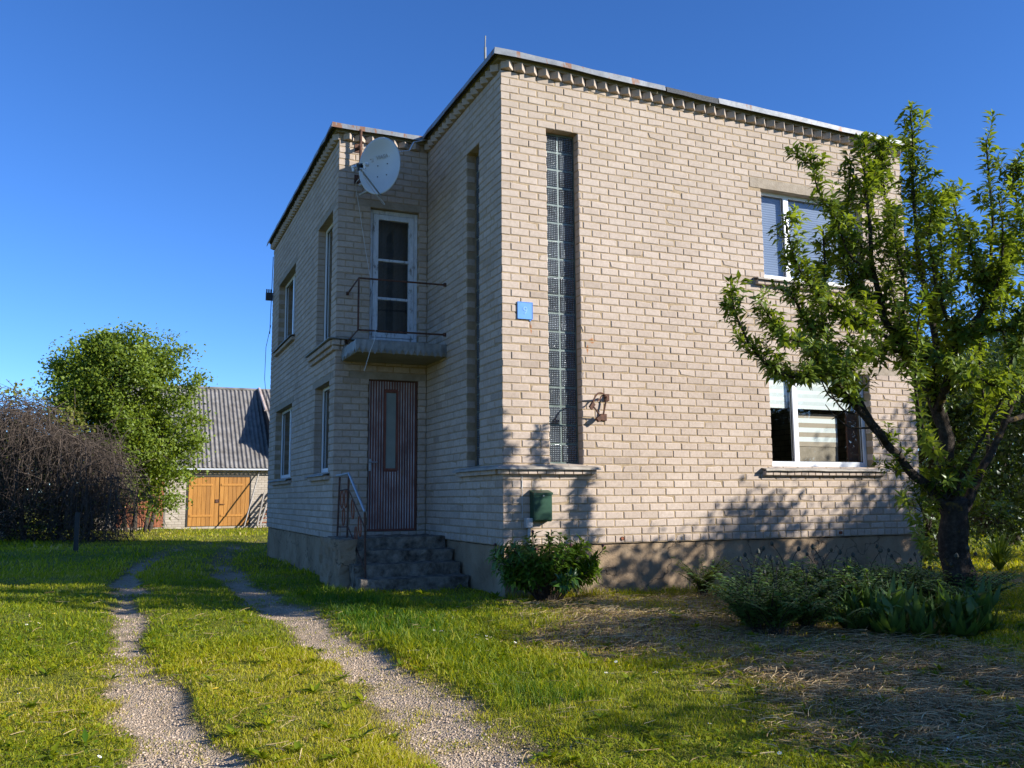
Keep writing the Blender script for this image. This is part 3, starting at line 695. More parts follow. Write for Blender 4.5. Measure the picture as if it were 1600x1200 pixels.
# insulator bracket at the far corner of the side wall
mb = MB(); y = LY+.02
mb.tube([(-WX-.02,LY-.05,5.95),(-WX-.05,LY-.05,4.2)], .008, 6); mb.box((-WX-.16,LY-.09,4.95), (-WX-.01,LY-.03,5.12))
for k in range(3): mb.tube([(-WX-.05-.045*k,LY-.06,5.12),(-WX-.05-.045*k,LY-.06,5.2)], .016, 8)
mb.tube([(-WX-.03,LY-.05,4.4),(-WX-.12,LY-.03,3.9),(-WX-.13,LY-.03,3.2),(-WX-.06,LY-.05,2.6)], .006, 6)
part(mb, 'cable_bracket', M['plastic_black'])

# ------------------------------------------------------------------ STEPS + HANDRAIL
steps = empty('entrance_steps', (-.75,2.1,-.6), 'four crumbling concrete steps below the ribbed entrance door', 'steps')
for i, (yf, yb, zt) in enumerate(((2.16,3.08,.045),(1.82,2.3,-.115),(1.50,2.0,-.275),(1.16,1.7,-.435))):
    mb = MB(); slab_rough(mb, (-1.50+.015*i,yf,zt-.34), (-.002-.004*i,yb,zt), .045, .016, 20+i); child(part(mb, 'step', M['step'], None), steps)
mb = MB(); slab_rough(mb, (-1.60,1.75,-1.0), (-1.38,AY+.02,.035), .06, .03, 31); child(part(mb, 'cheek_wall', M['found'], None), steps)
hr = empty('stair_handrail', (-1.4,2.2,.03), 'rusty wrought-iron handrail with scroll loops beside the entrance steps', 'handrail')
B1 = Vector((-1.40,2.86,.03)); B2 = Vector((-1.37,2.36,.03)); B3 = Vector(at_y(571,905,1.42)); T3 = Vector(at_y(570,800,1.42)); B3.z = -.43
T1 = Vector(at_y(531,745,2.86)); T2 = Vector(at_y(545,742,2.36))
for a, b in ((B1,T1),(B2,T2),(B3,T3)):
    mb = MB(); mb.tube([(a.x,a.y,a.z-.05),(b.x,b.y,b.z)], .014, 4); child(part(mb, 'post', M['rust'], None), hr)
mb = MB(); up = Vector((0,0,.02)); e = (T2-T3)
mb.tube([T1+Vector((-.02,.12,.02)),T1+up,T2+up,T3+up*.3-e*.01], .017, 8); child(part(mb, 'top_rail', M['zinc'], None), hr)
mb = MB(); dn = Vector((0,0,-.2)); dl = Vector((0,0,-.72))
for q in (dn, dl): mb = MB(); mb.tube([T1+q,T2+q,T3+q*1.0], .010, 4); child(part(mb, 'cross_bar', M['rust'], None), hr)
def loop(c, ax, rx, rz):
    mb = MB(); mb.tube([c+ax*rx*math.cos(t)+Vector((0,0,1))*rz*math.sin(t) for t in np.linspace(0, 2*math.pi, 17)], .010, 5); child(part(mb, 'scroll', M['rust_bright'], None), hr)
for (p, q) in ((T1,T2),(T2,T3)):
    ax = (q-p).normalized(); L = (q-p).length
    for k in (0,1):
        f = .28+.44*k; c = p+(q-p)*f
        loop(c+Vector((0,0,-.33)), ax, .075 if L < .7 else .09, .125); 
    c = p+(q-p)*.5; loop(c+Vector((0,0,-.58)), ax, .07, .12)

# ------------------------------------------------------------------ DISH
dc = Vector(at_y(592,259,2.28)); nrm = Vector((-.80,-.60,-.06)).normalized()
dish = empty('satellite_dish', (dc.x,AY,dc.z), 'off-white satellite dish on a mast above the balcony door', 'satellite dish')
zx = Vector((0,0,1)).cross(nrm).normalized(); zy = nrm.cross(zx)
RX, RY_ = .385, .425
def dp(r, t, off=0): return dc+zx*(RX*r*math.cos(t))+zy*(RY_*r*math.sin(t))+nrm*(.085*(r*r-1)+off)
mb = MB(); NS = 48; rings = []
for side in (0,1):
    rs = [.0001,.2,.4,.6,.8,.94,1.0] if side == 0 else [1.012,.94,.8,.6,.4,.2,.0001]
    for r in rs: rings.append([mb.vert(dp(r, 2*math.pi*k/NS, (.0 if side == 0 else -.014)-(.004 if r > .99 and side == 0 else 0))) for k in range(NS)])
for a, b in zip(rings[:-1], rings[1:]):
    for k in range(NS): mb.face((a[k], a[(k+1)%NS], b[(k+1)%NS], b[k]))
refl = fixn(child(part(mb, 'reflector', M['dish'], None, True), dish))
for x, y in ((-.08,.03),(.10,.03),(-.09,-.13),(.09,-.13)):
    mb = MB(); t = math.atan2(y, x); r = math.hypot(x/RX, y/RY_); p = dp(r, t, .003); mb.tube([p, p+nrm*.006], .009, 8); child(part(mb, 'bolt', M['plastic_black'], None), dish)
mb = MB(); bot = dp(1.0, -math.pi/2, -.02); lp = dc+nrm*.45-zy*.13+zx*.02
mb.tube([bot+zy*.12-nrm*.06, bot-zy*.02-nrm*.01, lp-zy*.04], .013, 8); child(part(mb, 'feed_arm', M['zinc'], None), dish)
for k, off in enumerate((-.09,0,.10)):
    mb = MB(); c = lp+zx*off+zy*.01; v = (dc-c).normalized(); mb.tube([c-v*.07,c+v*.01], .022, 10); mb.tube([c+v*.01,c+v*.045], .034, 12); mb.tube([c-v*.05, c-v*.05-zy*.07], .018, 8)
    child(part(mb, 'feed_horn', M['plastic_white'] if k != 1 else M['plastic_black'], None), dish)
mb = MB(); mt = Vector(at_y(564,203,2.93)); mp = Vector((mt.x,2.93,mt.z))
mb.tube([(mp.x,2.93,mp.z),(mp.x,2.93,5.35)], .022, 10)
for z in (6.0,5.5): mb.box((mp.x-.02,2.91,z-.02), (mp.x+.02,AY+.01,z+.02)); mb.box((mp.x-.06,AY-.012,z-.07), (mp.x+.06,AY+.004,z+.07))
child(part(mb, 'mast', M['rust'], None), dish)
mb = MB(); bk = dp(.15,0,-.045); mb.tube([bk, Vector((mp.x,2.93,dc.z-.1))], .03, 8); mb.tube([bk-zy*.2, Vector((mp.x,2.93,dc.z-.25))], .02, 8); child(part(mb, 'back_bracket', M['zinc'], None), dish)
mb = MB(); q = dp(1.0,.35,-.02); e1 = Vector(at_y(667,218,2.94)); mb.tube([q, q.lerp(e1,.35)+Vector((0,0,-.05)), q.lerp(e1,.5)+Vector((0,0,.05)), e1, e1+Vector((.02,.0,.02))], .009, 6); child(part(mb, 'stay_rod', M['plastic_white'], None), dish)
def text_mesh(s, size, name, m, Mx, parent, extr=.001):
    cu = bpy.data.curves.new('t', 'FONT'); cu.body = s; cu.size = size; cu.extrude = extr; cu.align_x = 'CENTER'; cu.align_y = 'CENTER'
    ob = bpy.data.objects.new('t', cu); COL.objects.link(ob); bpy.context.view_layer.update()
    me = bpy.data.meshes.new_from_object(ob.evaluated_get(bpy.context.evaluated_depsgraph_get())); bpy.data.objects.remove(ob)
    me.transform(Mx); me.materials.clear(); me.materials.append(m); me.name = name; o = link(name, me); child(o, parent); return o
c = dp(.35, math.pi/2, .012); Mx = Matrix.Translation(c) @ Matrix((zx, zy, nrm)).transposed().to_4x4() @ Matrix.Translation((.04,0,0))
text_mesh('VIASAT', .085, 'dish_lettering', M['dish_print'], Mx, dish)
mb = MB(); lo = c-zx*.20
for k in range(4):
    a = [(-.045,-.04),(.045,-.04),(.045,.04),(-.045,.04)]; p0 = Vector(a[k]); p1 = Vector(a[(k+1)%4]); mb.tube([lo+zx*p0.x+zy*p0.y, lo+zx*p1.x+zy*p1.y], .006, 4)
mb.tube([lo-zx*.02, lo+zx*.02], .014, 6); child(part(mb, 'dish_emblem', M['dish_print'], None), dish)
# cable hanging down from the feed
mb = MB(); pts = [lp-zy*.05, lp+Vector((.0,.05,-.16)), Vector(at_y(556,290,2.95)), Vector(at_y(562,330,3.0)), Vector(at_y(571,390,2.99)), Vector(at_y(578,430,2.9)), Vector(at_y(584,470,2.4)), Vector(at_y(586,523,2.06)), Vector(at_y(578,550,2.03)), Vector(at_y(569,580,2.06))]
def smooth_path(pts, n=6):
    P = [Vector(p) for p in pts]; out = []
    for i in range(len(P)-1):
        p0, p1, p2, p3 = P[max(i-1,0)], P[i], P[i+1], P[min(i+2,len(P)-1)]
        for k in range(n):
            t = k/n; out.append(.5*((2*p1)+(p2-p0)*t+(2*p0-5*p1+4*p2-p3)*t*t+(3*p1-p0-3*p2+p3)*t*t*t))
    out.append(P[-1]); return out
mb.tube(smooth_path(pts), .0045, 6)
mb.tube(smooth_path([lp+zx*.08, lp+zx*.05-zy*.14, bot-zy*.1, bot-zy*.1-nrm*.06, Vector((mp.x,2.94,5.5))]), .0045, 6)
tag(part(mb, 'antenna_cable', M['cable'], None), 'thin white cable dangling from the satellite dish past the balcony', 'cable')

# ------------------------------------------------------------------ small things on the front wall
sg = empty('house_number_sign', (.315,0,2.93), 'small square blue house number plate on the front wall near the corner', 'sign')
mb = MB(); mb.bbox((.21,-.014,2.82), (.42,-.006,3.04), .003); child(part(mb, 'plate', M['sign_blue'], None), sg)
mb = MB()
for b in ((.21,.216,2.82,3.04),(.414,.42,2.82,3.04),(.216,.414,2.82,2.826),(.216,.414,3.034,3.04)): mb.box((b[0],-.018,b[2]), (b[1],-.005,b[3]))
mb.box((.225,-.006,2.84), (.245,.004,2.9)); mb.box((.38,-.006,2.8), (.40,.004,2.84)); child(part(mb, 'plate_rim', M['sign_blue'], None), sg)
text_mesh('9', .135, 'number', M['sign_num'], Matrix.Translation((.315,-.0165,2.925)) @ Matrix.Rotation(math.pi/2, 4, 'X'), sg, .0012)
mbx = empty('mailbox', (.475,-.01,.30), 'dark green metal mailbox with sloping lid on the front wall', 'mailbox')
def prism(mb, prof, x0, x1):
    a = [mb.vert((x0,y,z)) for y, z in prof]; b = [mb.vert((x1,y,z)) for y, z in prof]; n = len(prof)
    for k in range(n): mb.face((a[k], a[(k+1)%n], b[(k+1)%n], b[k]))
    mb.face(a[::-1]); mb.face(b)
mb = MB(); prism(mb, [(-.004,.29),(-.004,.665),(-.125,.635),(-.125,.315),(-.10,.29)], .36, .605); child(fixn(part(mb, 'body', M['mail_green'], None)), mbx)
mb = MB(); prism(mb, [(-.004,.668),(-.004,.676),(-.142,.642),(-.142,.618),(-.137,.618),(-.136,.636)], .352, .613); child(fixn(part(mb, 'lid', M['mail_green'], None)), mbx)
mb = MB(); mb.tube([(.49,-.126,.605),(.49,-.131,.605)], .011, 12); child(part(mb, 'lock', M['zinc'], None), mbx)
mb = MB(); mb.box((.375,-.127,.33), (.59,-.1255,.60)); child(part(mb, 'door_panel', M['mail_green'], None), mbx)
jb = empty('junction_box', (.325,-.01,.22), 'small pale junction box with a pipe below the green mailbox', 'box')
mb = MB(); mb.bbox((.275,-.085,.215), (.365,-.004,.335), .006); child(part(mb, 'body', M['box_grey'], None), jb)
mb = MB(); mb.tube([(.335,-.03,.215),(.335,-.03,-.55)], .021, 10); mb.tube([(.255,-.008,.34),(.255,-.008,.87)], .006, 6); child(part(mb, 'conduit', M['box_grey'], None), jb)
br = empty('wall_bracket', (1.42,-.01,1.75), 'rusty iron bracket with two anchor plates beside the glass-block strip', 'bracket')
q = lambda u, v, y: Vector(at_y(u, v, y))
for u, v in ((949,621),(945,652)): mb = MB(); p = q(u, v, -.02); mb.bbox((p.x-.045,-.025,p.z-.045), (p.x+.03,-.002,p.z+.045), .004); child(part(mb, 'anchor_plate', M['rust'], None), br)
mb = MB(); mb.tube([q(948,620,-.05), q(942,652,-.05)], .012, 6); mb.tube(smooth_path([q(949,621,-.03), q(944,616,-.12), q(936,614,-.16), q(930,620,-.18), q(926,632,-.18), q(931,640,-.15), q(938,650,-.06)]), .011, 6)
mb.tube(smooth_path([q(946,618,-.06), q(940,619,-.1), q(937,624,-.12), q(933,626,-.12)]), .010, 6); child(part(mb, 'arm', M['rust'], None), br)
mb = MB(); p = q(925,634,-.18); Mx = Matrix.Translation(p) @ Matrix.Rotation(.6, 4, 'Y') @ Matrix.Rotation(.5, 4, 'Z'); mb.box((-.035,-.012,-.04), (.035,.012,.045), Mx); child(part(mb, 'clamp', M['rust'], None), br); mb = MB()
p = q(937,653,-.08); Mx = Matrix.Translation(p) @ Matrix.Rotation(-.7, 4, 'Y'); mb.box((-.05,-.03,-.028), (.05,.03,.028), Mx); child(part(mb, 'clamp', M['rust'], None), br)

# ------------------------------------------------------------------ GROUND
def seg_dist(P, poly):
    P = np.asarray(P); best = np.full(len(P), 1e9)
    for a, b in zip(poly[:-1], poly[1:]):
        a = np.array(a); b = np.array(b); ab = b-a; t = np.clip(((P-a)@ab)/(ab@ab), 0, 1); best = np.minimum(best, np.linalg.norm(P-(a+t[:,None]*ab), axis=1))
    return best
def gpoly(px): return [tuple(at_g(u, v)[:2]) for u, v in px]
TR_L = gpoly([(345,1330),(300,1200),(265,1120),(212,1050),(204,1000),(198,945),(200,905),(222,880),(262,862),(330,848),(420,838)])
TR_R = gpoly([(890,1330),(765,1200),(682,1120),(580,1045),(490,988),(424,945),(370,910),(345,880),(352,862),(385,850),(440,842)])
def vnoise(P, s, seed=0):
    """smooth 2-d value noise"""
    Q = np.asarray(P)*s+seed*17.3; i = np.floor(Q).astype(int); f = Q-i; f = f*f*(3-2*f)
    def h(a, b): n = (a*374761393+b*668265263+seed*1274126177) & 0x7fffffff; n = ((n ^ (n >> 13))*1274126177) & 0x7fffffff; return ((n ^ (n >> 16)) & 0xffff)/65535.0
    x, y = i[:,0], i[:,1]
    return (h(x,y)*(1-f[:,0])+h(x+1,y)*f[:,0])*(1-f[:,1])+(h(x,y+1)*(1-f[:,0])+h(x+1,y+1)*f[:,0])*f[:,1]
HAYC = gpoly([(1030,985),(1250,1010),(1400,1060),(1600,1110)])
def masks(P):
    P = np.asarray(P, dtype=float); n = vnoise(P, 1.1, 1)*.4+vnoise(P, 3.2, 2)*.35+vnoise(P, 8, 7)*.25
    wl = .17+.13*(vnoise(P, .8, 3)-.4)
    tl = 1-sstep(wl*.4, wl*1.75, seg_dist(P, TR_L)+(n-.5)*.42)
    wr = (.21+.14*(vnoise(P, .6, 4)-.4))*(1+.55*(1-sstep(-6.0, -3.0, P[:,1]))); tr = 1-sstep(wr*.35, wr*1.75, seg_dist(P, TR_R)+(n-.5)*.46)
    far = 1-.45*sstep(0, 12, P[:,1]-1)
    track = np.maximum(tl, tr)*far*(.35+.62*vnoise(P, 1.5, 41)+.5*vnoise(P, 4.1, 42))
    track = np.clip(track, 0, 1)
    hay = (1-sstep(.75, 1.75, seg_dist(P, HAYC)+(n-.5)*1.3))
    hay2 = (1-sstep(.2, 1.1, np.abs(P[:,1]+1.0)+(vnoise(P, 1.3, 6)-.5)*1.2))*sstep(-.6, .6, P[:,0])*(1-sstep(9, 12, P[:,0]))*.75
    return track, np.maximum(hay, hay2)
def axis_(lo, hi, step, far, grow=1.35):
    a = list(np.arange(lo, hi+1e-6, step)); s = step; v = hi
    while v < far: s *= grow; v += s; a.append(v)
    s = step; v = lo; pre = []
    while v > -far: s *= grow; v -= s; pre.append(v)
    return np.array(pre[::-1]+a)
def ground_z(P):
    P = np.asarray(P, dtype=float); z = gz(P[:,0], P[:,1])+(vnoise(P, .8, 8)-.5)*.06+(vnoise(P, 3.0, 9)-.5)*.025
    tr, _ = masks(P); return z-.045*tr
gx = axis_(-9, 9, .11, 700); gy = axis_(-9.5, 5, .11, 700); X, Y = np.meshgrid(gx, gy); GP = np.stack([X.ravel(), Y.ravel()], 1)
GZ = ground_z(GP); nx, ny = len(gx), len(gy)
ii = np.arange(nx*ny).reshape(ny, nx); a, b, c, d = ii[:-1,:-1].ravel(), ii[:-1,1:].ravel(), ii[1:,1:].ravel(), ii[1:,:-1].ravel()
GF = np.concatenate([np.stack([a,b,c],1), np.stack([a,c,d],1)])
ground = np_mesh('lawn_ground', np.column_stack([GP, GZ]), GF, M['ground'], None, None, True)
tk, hy = masks(GP)
for nm, val in (('track', tk), ('hay', hy)):
    at_ = ground.data.attributes.new(nm, 'FLOAT', 'POINT'); at_.data.foreach_set('value', val.astype(np.float32))
tag(ground, 'uneven lawn with two gravel wheel tracks and raked hay', 'ground', kind='structure')

# ------------------------------------------------------------------ GRASS (one mass of blades)
def in_house(P, m=.0): return ((P[:,0] > -m) & (P[:,0] < X1+m) & (P[:,1] > -m) & (P[:,1] < LY+m)) | ((P[:,0] > -WX-m) & (P[:,0] < .2) & (P[:,1] > AY-m) & (P[:,1] < LY+m)) | ((P[:,0] > -1.6) & (P[:,0] < 0) & (P[:,1] > 1.2) & (P[:,1] < AY))
def view_pts(n, dmin, dmax, spread=.66, pw=1.0, smin=0.0):
    """random ground points in the part of the garden the photo shows and a little beyond"""
    d = dmin*(dmax/dmin)**(rng.random(n)**pw); s = (smin+(spread-smin)*rng.random(n))*np.where(rng.random(n) < .5, -1, 1)
    lat = d*s; R2 = np.array([FH[1], -FH[0]])
    return CAM[:2]+d[:,None]*FH+lat[:,None]*R2, d
def blades(n, dmin, dmax, hmul, wmul, seed, pw=1.0, spread=.66, smin=0.0):
    P, d = view_pts(n, dmin, dmax, spread, pw, smin); tr, hy = masks(P)
    nz = vnoise(P, 1.6, 11)*.55+vnoise(P, 5, 12)*.45
    ok = (rng.random(len(P)) > np.clip(tr*1.35-.22-.35*(vnoise(P, 6, 51) > .68), 0, .975)) & (rng.random(len(P)) > hy*.74) & ~in_house(P, .01)
    ok &= rng.random(len(P)) < .45+nz
    P, d, tr, hy, nz = P[ok], d[ok], tr[ok], hy[ok], nz[ok]; n = len(P)
    tall = (1-sstep(.0, .9, np.abs(seg_dist(P, TR_R)-.75)))*(P[:,0] > -2.9)*(seg_dist(P, TR_L) > 1.9)*(P[:,1] > -4.6)*(P[:,1] < 1.6)
    nearw = 1-sstep(.0, .5, np.minimum(np.abs(P[:,1]+.05)+10*(P[:,0] < 0), 9))
    h = hmul*(.5+1.0*nz)*(.55+.9*rng.random(n))*(1+1.0*tall+.8*nearw)*(1-.5*tr)
    th = rng.random(n)*2*np.pi; w = wmul*(.6+.8*rng.random(n))
    lean = (.25+.75*rng.random(n)**1.2)*h; la = rng.random(n)*2*np.pi; L = np.stack([np.cos(la), np.sin(la)], 1)*lean[:,None]
    S = np.stack([np.cos(th), np.sin(th)], 1)*w[:,None]*.5; z = ground_z(P)-.008
    V = np.zeros((n,5,3)); V[:,0,:2] = P-S; V[:,1,:2] = P+S; V[:,2,:2] = P-S*.75+L*.4; V[:,3,:2] = P+S*.75+L*.4; V[:,4,:2] = P+L
    V[:,0,2] = V[:,1,2] = z; V[:,2,2] = V[:,3,2] = z+h*.62; V[:,4,2] = z+h*(1-.25*rng.random(n))
    base = np.arange(n)[:,None]*5; F = np.concatenate([base+np.array([[0,1,3]]), base+np.array([[0,3,2]]), base+np.array([[2,3,4]])])
    dry = np.clip(hy*.55+tr*.5+.32*(vnoise(P, .9, 14)-.45)*2, 0, 1)
    t = np.clip(.42+.26*(vnoise(P, .5, 15)-.5)*2+rng.normal(0,.13,n)-.34*tall+.25*dry*(rng.random(n) < .75)+.40*(rng.random(n) < .09+.25*dry), 0, 1)
    return V.reshape(-1,3), F, np.repeat(t, 5)
parts = [blades(230000, 3.3, 8.0, .037, .0050, 1), blades(170000, 7.0, 15, .045, .0078, 2), blades(60000, 14, 34, .070, .018, 3), blades(12000, 30, 48, .09, .035, 4),
         blades(120000, 1.6, 9, .042, .0085, 5, 1.0, 1.7, .62), blades(70000, 8, 24, .06, .020, 6, 1.0, 1.5, .62), blades(22000, 22, 60, .09, .05, 7, 1.0, 1.3, .5), blades(26000, 1.4, 3.5, .038, .006, 8)]
off = 0; VV = []; FF = []; TT = []
for V, F, t in parts: VV.append(V); FF.append(F+off); TT.append(t); off += len(V)
g = np_mesh('grass', np.concatenate(VV), np.concatenate(FF), M['grass'], np.concatenate(TT)); tag(g, 'short sunlit grass of the lawn with taller tufts along the track', 'grass', kind='stuff')

# clover-like low leaves and weeds in the lawn
def leaf_arrays(P, D, N, L, W, droop=.15):
    """P base, D direction, N normal -> folded pointed leaves, 4 triangles each"""
    D = D/np.linalg.norm(D, axis=1, keepdims=True); S = np.cross(D, N); S /= np.linalg.norm(S, axis=1, keepdims=True)+1e-9; N = np.cross(S, D)
    n = len(P); L = L[:,None]; W = W[:,None]; V = np.zeros((n,6,3))
    V[:,0] = P; V[:,1] = P+D*L*.42-S*W*.5+N*W*.16; V[:,2] = P+D*L*.42+S*W*.5+N*W*.16; V[:,3] = P+D*L*.5; V[:,4] = P+D*L-N*L*droop; V[:,5] = P+D*L*.75+N*0
    V[:,5] = P+D*L*.74-S*0-N*L*droop*.35
    base = np.arange(n)[:,None]*6
    F = np.concatenate([base+np.array([[0,3,1]]), base+np.array([[0,2,3]]), base+np.array([[1,3,4]]), base+np.array([[3,2,4]])])
    return V.reshape(-1,3), F
def unit(n):
    v = rng.normal(size=(n,3)); return v/np.linalg.norm(v, axis=1, keepdims=True)
P, d = view_pts(26000, 3.4, 12); tr, hy = masks(P); ok = (vnoise(P, 1.1, 21) > .5) & (tr < .5) & (hy < .5) & ~in_house(P, .05); P = P[ok]; n = len(P)
th = rng.random(n)*2*np.pi; el = rng.random(n)*.9; D = np.stack([np.cos(th)*np.cos(el), np.sin(th)*np.cos(el), np.sin(el)], 1); N = np.tile([0,0,1.0], (n,1))+unit(n)*.3
Z = ground_z(P)+.012+.03*rng.random(n); P3 = np.column_stack([P, Z]); Lw = .020+.028*rng.random(n); Ww = .014+.014*rng.random(n)
Pr_, d = view_pts(520, 3.6, 13); tr, hy = masks(Pr_); Pr_ = Pr_[(tr < .6) & ~in_house(Pr_, .1)]; m_ = 11; nr = len(Pr_)*m_
th = rng.random(nr)*2*np.pi; el = .15+.7*rng.random(nr); Dr = np.stack([np.cos(th)*np.cos(el), np.sin(th)*np.cos(el), np.sin(el)], 1); Pq = np.repeat(np.column_stack([Pr_, ground_z(Pr_)+.01]), m_, axis=0); Lr = np.repeat(.05+.07*rng.random(len(Pr_)), m_)*(.6+.6*rng.random(nr))
P3 = np.concatenate([P3, Pq]); D = np.concatenate([D, Dr]); N = np.concatenate([N, np.tile([0,0,1.0], (nr,1))+unit(nr)*.25]); Lw = np.concatenate([Lw, Lr]); Ww = np.concatenate([Ww, Lr*.30]); n += nr
V, F = leaf_arrays(P3, D, N, Lw, Ww)
tag(np_mesh('low_weeds', V, F, M['grass'], np.repeat(np.clip(rng.normal(.28,.12,n), 0, 1), 6)), 'small-leaved clover and weeds among the grass blades', 'ground cover', kind='stuff')
# hay
def strands(n):
    P, d = view_pts(n*4, 3.6, 16, .7); tr, hy = masks(P); ok = (rng.random(len(P)) < hy*(.35+.9*vnoise(P, 2.4, 31))) & ~in_house(P, .0) | (rng.random(len(P)) < .012); P = P[ok][:n]; n = len(P)
    z = ground_z(P)+.004+.055*rng.random(n)**2*(.3+vnoise(P, 2.0, 32)); th = rng.random(n)*2*np.pi; L = .05+.12*rng.random(n); w = .0010+.0014*rng.random(n)
    cur = rng.normal(0,.5,n); K = 3; V = np.zeros((n,(K+1)*2,3)); p = np.column_stack([P, z]); el = rng.normal(0.05,.22,n)
    for k in range(K+1):
        a = th+cur*k/K; step = np.stack([np.cos(a)*np.cos(el), np.sin(a)*np.cos(el), np.sin(el)*(1-1.4*k/K)], 1)*(L/K)[:,None]
        S = np.stack([-np.sin(a), np.cos(a), np.full(n,.5)], 1)*w[:,None]; V[:,2*k] = p-S; V[:,2*k+1] = p+S; p = p+step; p[:,2] = np.maximum(p[:,2], z*0+ground_z(p[:,:2])+.002)
    base = np.arange(n)[:,None]*((K+1)*2); F = []
    for k in range(K): F += [base+np.array([[2*k,2*k+1,2*k+3]]), base+np.array([[2*k,2*k+3,2*k+2]])]
    return V.reshape(-1,3), np.concatenate(F), np.repeat(np.clip(rng.normal(.5,.25,n),0,1), (K+1)*2)
V, F, t = strands(95000); tag(np_mesh('hay', V, F, M['hay'], t), 'dry raked hay lying on the mown grass', 'hay', kind='stuff')
# gravel stones
def stones(n):
    P, d = view_pts(n*14, 3.4, 14, .62); tr, hy = masks(P); P = P[(rng.random(len(P)) < (tr-.25)) & (tr > .4)][:n]; n = len(P)
    s = .003+.008*rng.random(n)**2.5; c = np.column_stack([P, ground_z(P)+s*.25]); O = np.array([[1,0,0],[-1,0,0],[0,1,0],[0,-1,0],[0,0,1],[0,0,-1]], float)
    V = c[:,None,:]+O[None]*s[:,None,None]*(.6+.6*rng.random((n,6,1)))+rng.normal(0,.2,(n,6,3))*s[:,None,None]*np.array([1,1,.5]); base = np.arange(n)[:,None]*6
    F = np.concatenate([base+np.array([f]) for f in ([0,2,4],[2,1,4],[1,3,4],[3,0,4],[2,0,5],[1,2,5],[3,1,5],[0,3,5])]); return V.reshape(-1,3), F
V, F = stones(16000); tag(np_mesh('gravel', V, F, M['stone']), 'small pebbles in the two wheel tracks', 'gravel', kind='stuff')

# ------------------------------------------------------------------ TREES
def frame_of(d):
    d = d/np.linalg.norm(d); a = np.array([0,0,1.0]) if abs(d[2]) < .9 else np.array([1.0,0,0]); x = np.cross(d, a); x /= np.linalg.norm(x); return d, x, np.cross(d, x)
class Leaves:
    def __init__(s): s.P = []; s.D = []; s.N = []; s.L = []; s.W = []; s.T = []
    def add(s, P, D, N, L, W, T): s.P.append(P); s.D.append(D); s.N.append(N); s.L.append(L); s.W.append(W); s.T.append(T)
    def build(s, name, m, parent=None, droop=.30):
        P, D, N, L, W, T = [np.concatenate(x) for x in (s.P, s.D, s.N, s.L, s.W, s.T)]
        V, F = leaf_arrays(P, D, N, L, W, droop); return np_mesh(name, V, F, m, np.repeat(T, 6), parent)
def shoot_leaves(lv, pts, step, size, per=2, lo=.5, spread=1.0, tone=.5, wr=.42):
    pts = np.array([list(p) for p in pts]); seg = np.diff(pts, axis=0); ln = np.linalg.norm(seg, axis=1); cum = np.concatenate([[0], np.cumsum(ln)]); n = max(1, int(cum[-1]/step)); t0 = rng.normal(tone,.13)
    for i in range(n+1):
        s = cum[-1]*i/max(n,1); k = min(np.searchsorted(cum, s, 'right')-1, len(ln)-1); f = (s-cum[k])/max(ln[k],1e-6); p = pts[k]+seg[k]*f; d, x, y = frame_of(seg[k]+1e-6)
        m = per+(1 if rng.random() < .5 else 0)+(3 if i == n else 0); a = i*2.4+np.arange(m)*(2*np.pi/m)+rng.normal(0,.4,m)
        D = (np.cos(a)[:,None]*x+np.sin(a)[:,None]*y)*spread+d*(.55+.4*rng.random((m,1)))+np.array([0,0,-.12])
        N = d*1.0+np.array([0,0,.6])+rng.normal(0,.3,(m,3)); L = size*(.6+.7*rng.random(m))
        lv.add(np.tile(p,(m,1))+D*.012, D, N, L, L*wr*(.8+.4*rng.random(m)), np.clip(t0+rng.normal(0,.17,m), 0, 1))
# --- apple tree (trunk and limbs follow the photograph, leaves on upright shoots)
TD = 9.35
def T(u, v, d=0.0): return Vector(at_d(u, v, TD+d))
base_p = at_g(1506, 958)
apple = empty('apple_tree', (float(base_p[0]), float(base_p[1]), float(base_p[2])), 'old apple tree with leaning trunk and leafy upright shoots in front of the house', 'tree')
TD = float(np.dot(base_p-CAM, _fw))
trunk = MB(); shoots = []; limbs = []
def limb(pts, r0, r1, sides=9, leafy=False):
    if sides == 9: r0 *= .78; r1 *= .9
    P = smooth_path([T(*p) for p in pts], 5); n = len(P)
    P = [p+Vector((mnoise.noise(p*4), mnoise.noise(p*4+Vector((9,0,0))), mnoise.noise(p*4+Vector((0,9,0)))))*min(.03, r0*.5) for p in P]
    rr = [(r0+(r1-r0)*(i/(n-1))**.8)*(1+.16*mnoise.noise(p*9)) for i, p in enumerate(P)]; trunk.tube(P, rr, sides); limbs.append((P, rr)); return P
limb([(1514,985,0),(1508,950,0),(1498,905,0),(1492,860,0),(1490,815,0),(1487,780,0)], .18, .128, 14)
limb([(1490,830,0),(1462,772,-.02),(1415,728,-.05),(1380,682,-.1),(1345,630,-.2),(1318,588,-.3),(1300,556,-.3)], .072, .028)
limb([(1385,690,-.1),(1332,628,-.35),(1306,592,-.45),(1286,556,-.5),(1262,505,-.5),(1236,455,-.55)], .045, .014)
limb([(1300,556,-.3),(1285,500,-.3),(1290,430,-.25),(1285,360,-.2)], .03, .010)
limb([(1488,800,0),(1480,720,.05),(1472,660,.1),(1455,608,.1)], .085, .066, 12)
limb([(1457,615,.1),(1425,565,0),(1402,530,-.1),(1378,488,-.15),(1365,430,-.15),(1358,360,-.1),(1352,290,0),(1350,218,.05)], .075, .009)
limb([(1458,618,.1),(1463,560,.2),(1456,500,.25),(1440,420,.25),(1428,320,.25),(1425,240,.2),(1424,172,.2)], .065, .008)
limb([(1468,640,.05),(1488,570,-.15),(1497,528,-.2),(1530,492,-.15),(1545,440,-.1),(1550,350,0),(1541,222,.05)], .062, .009)
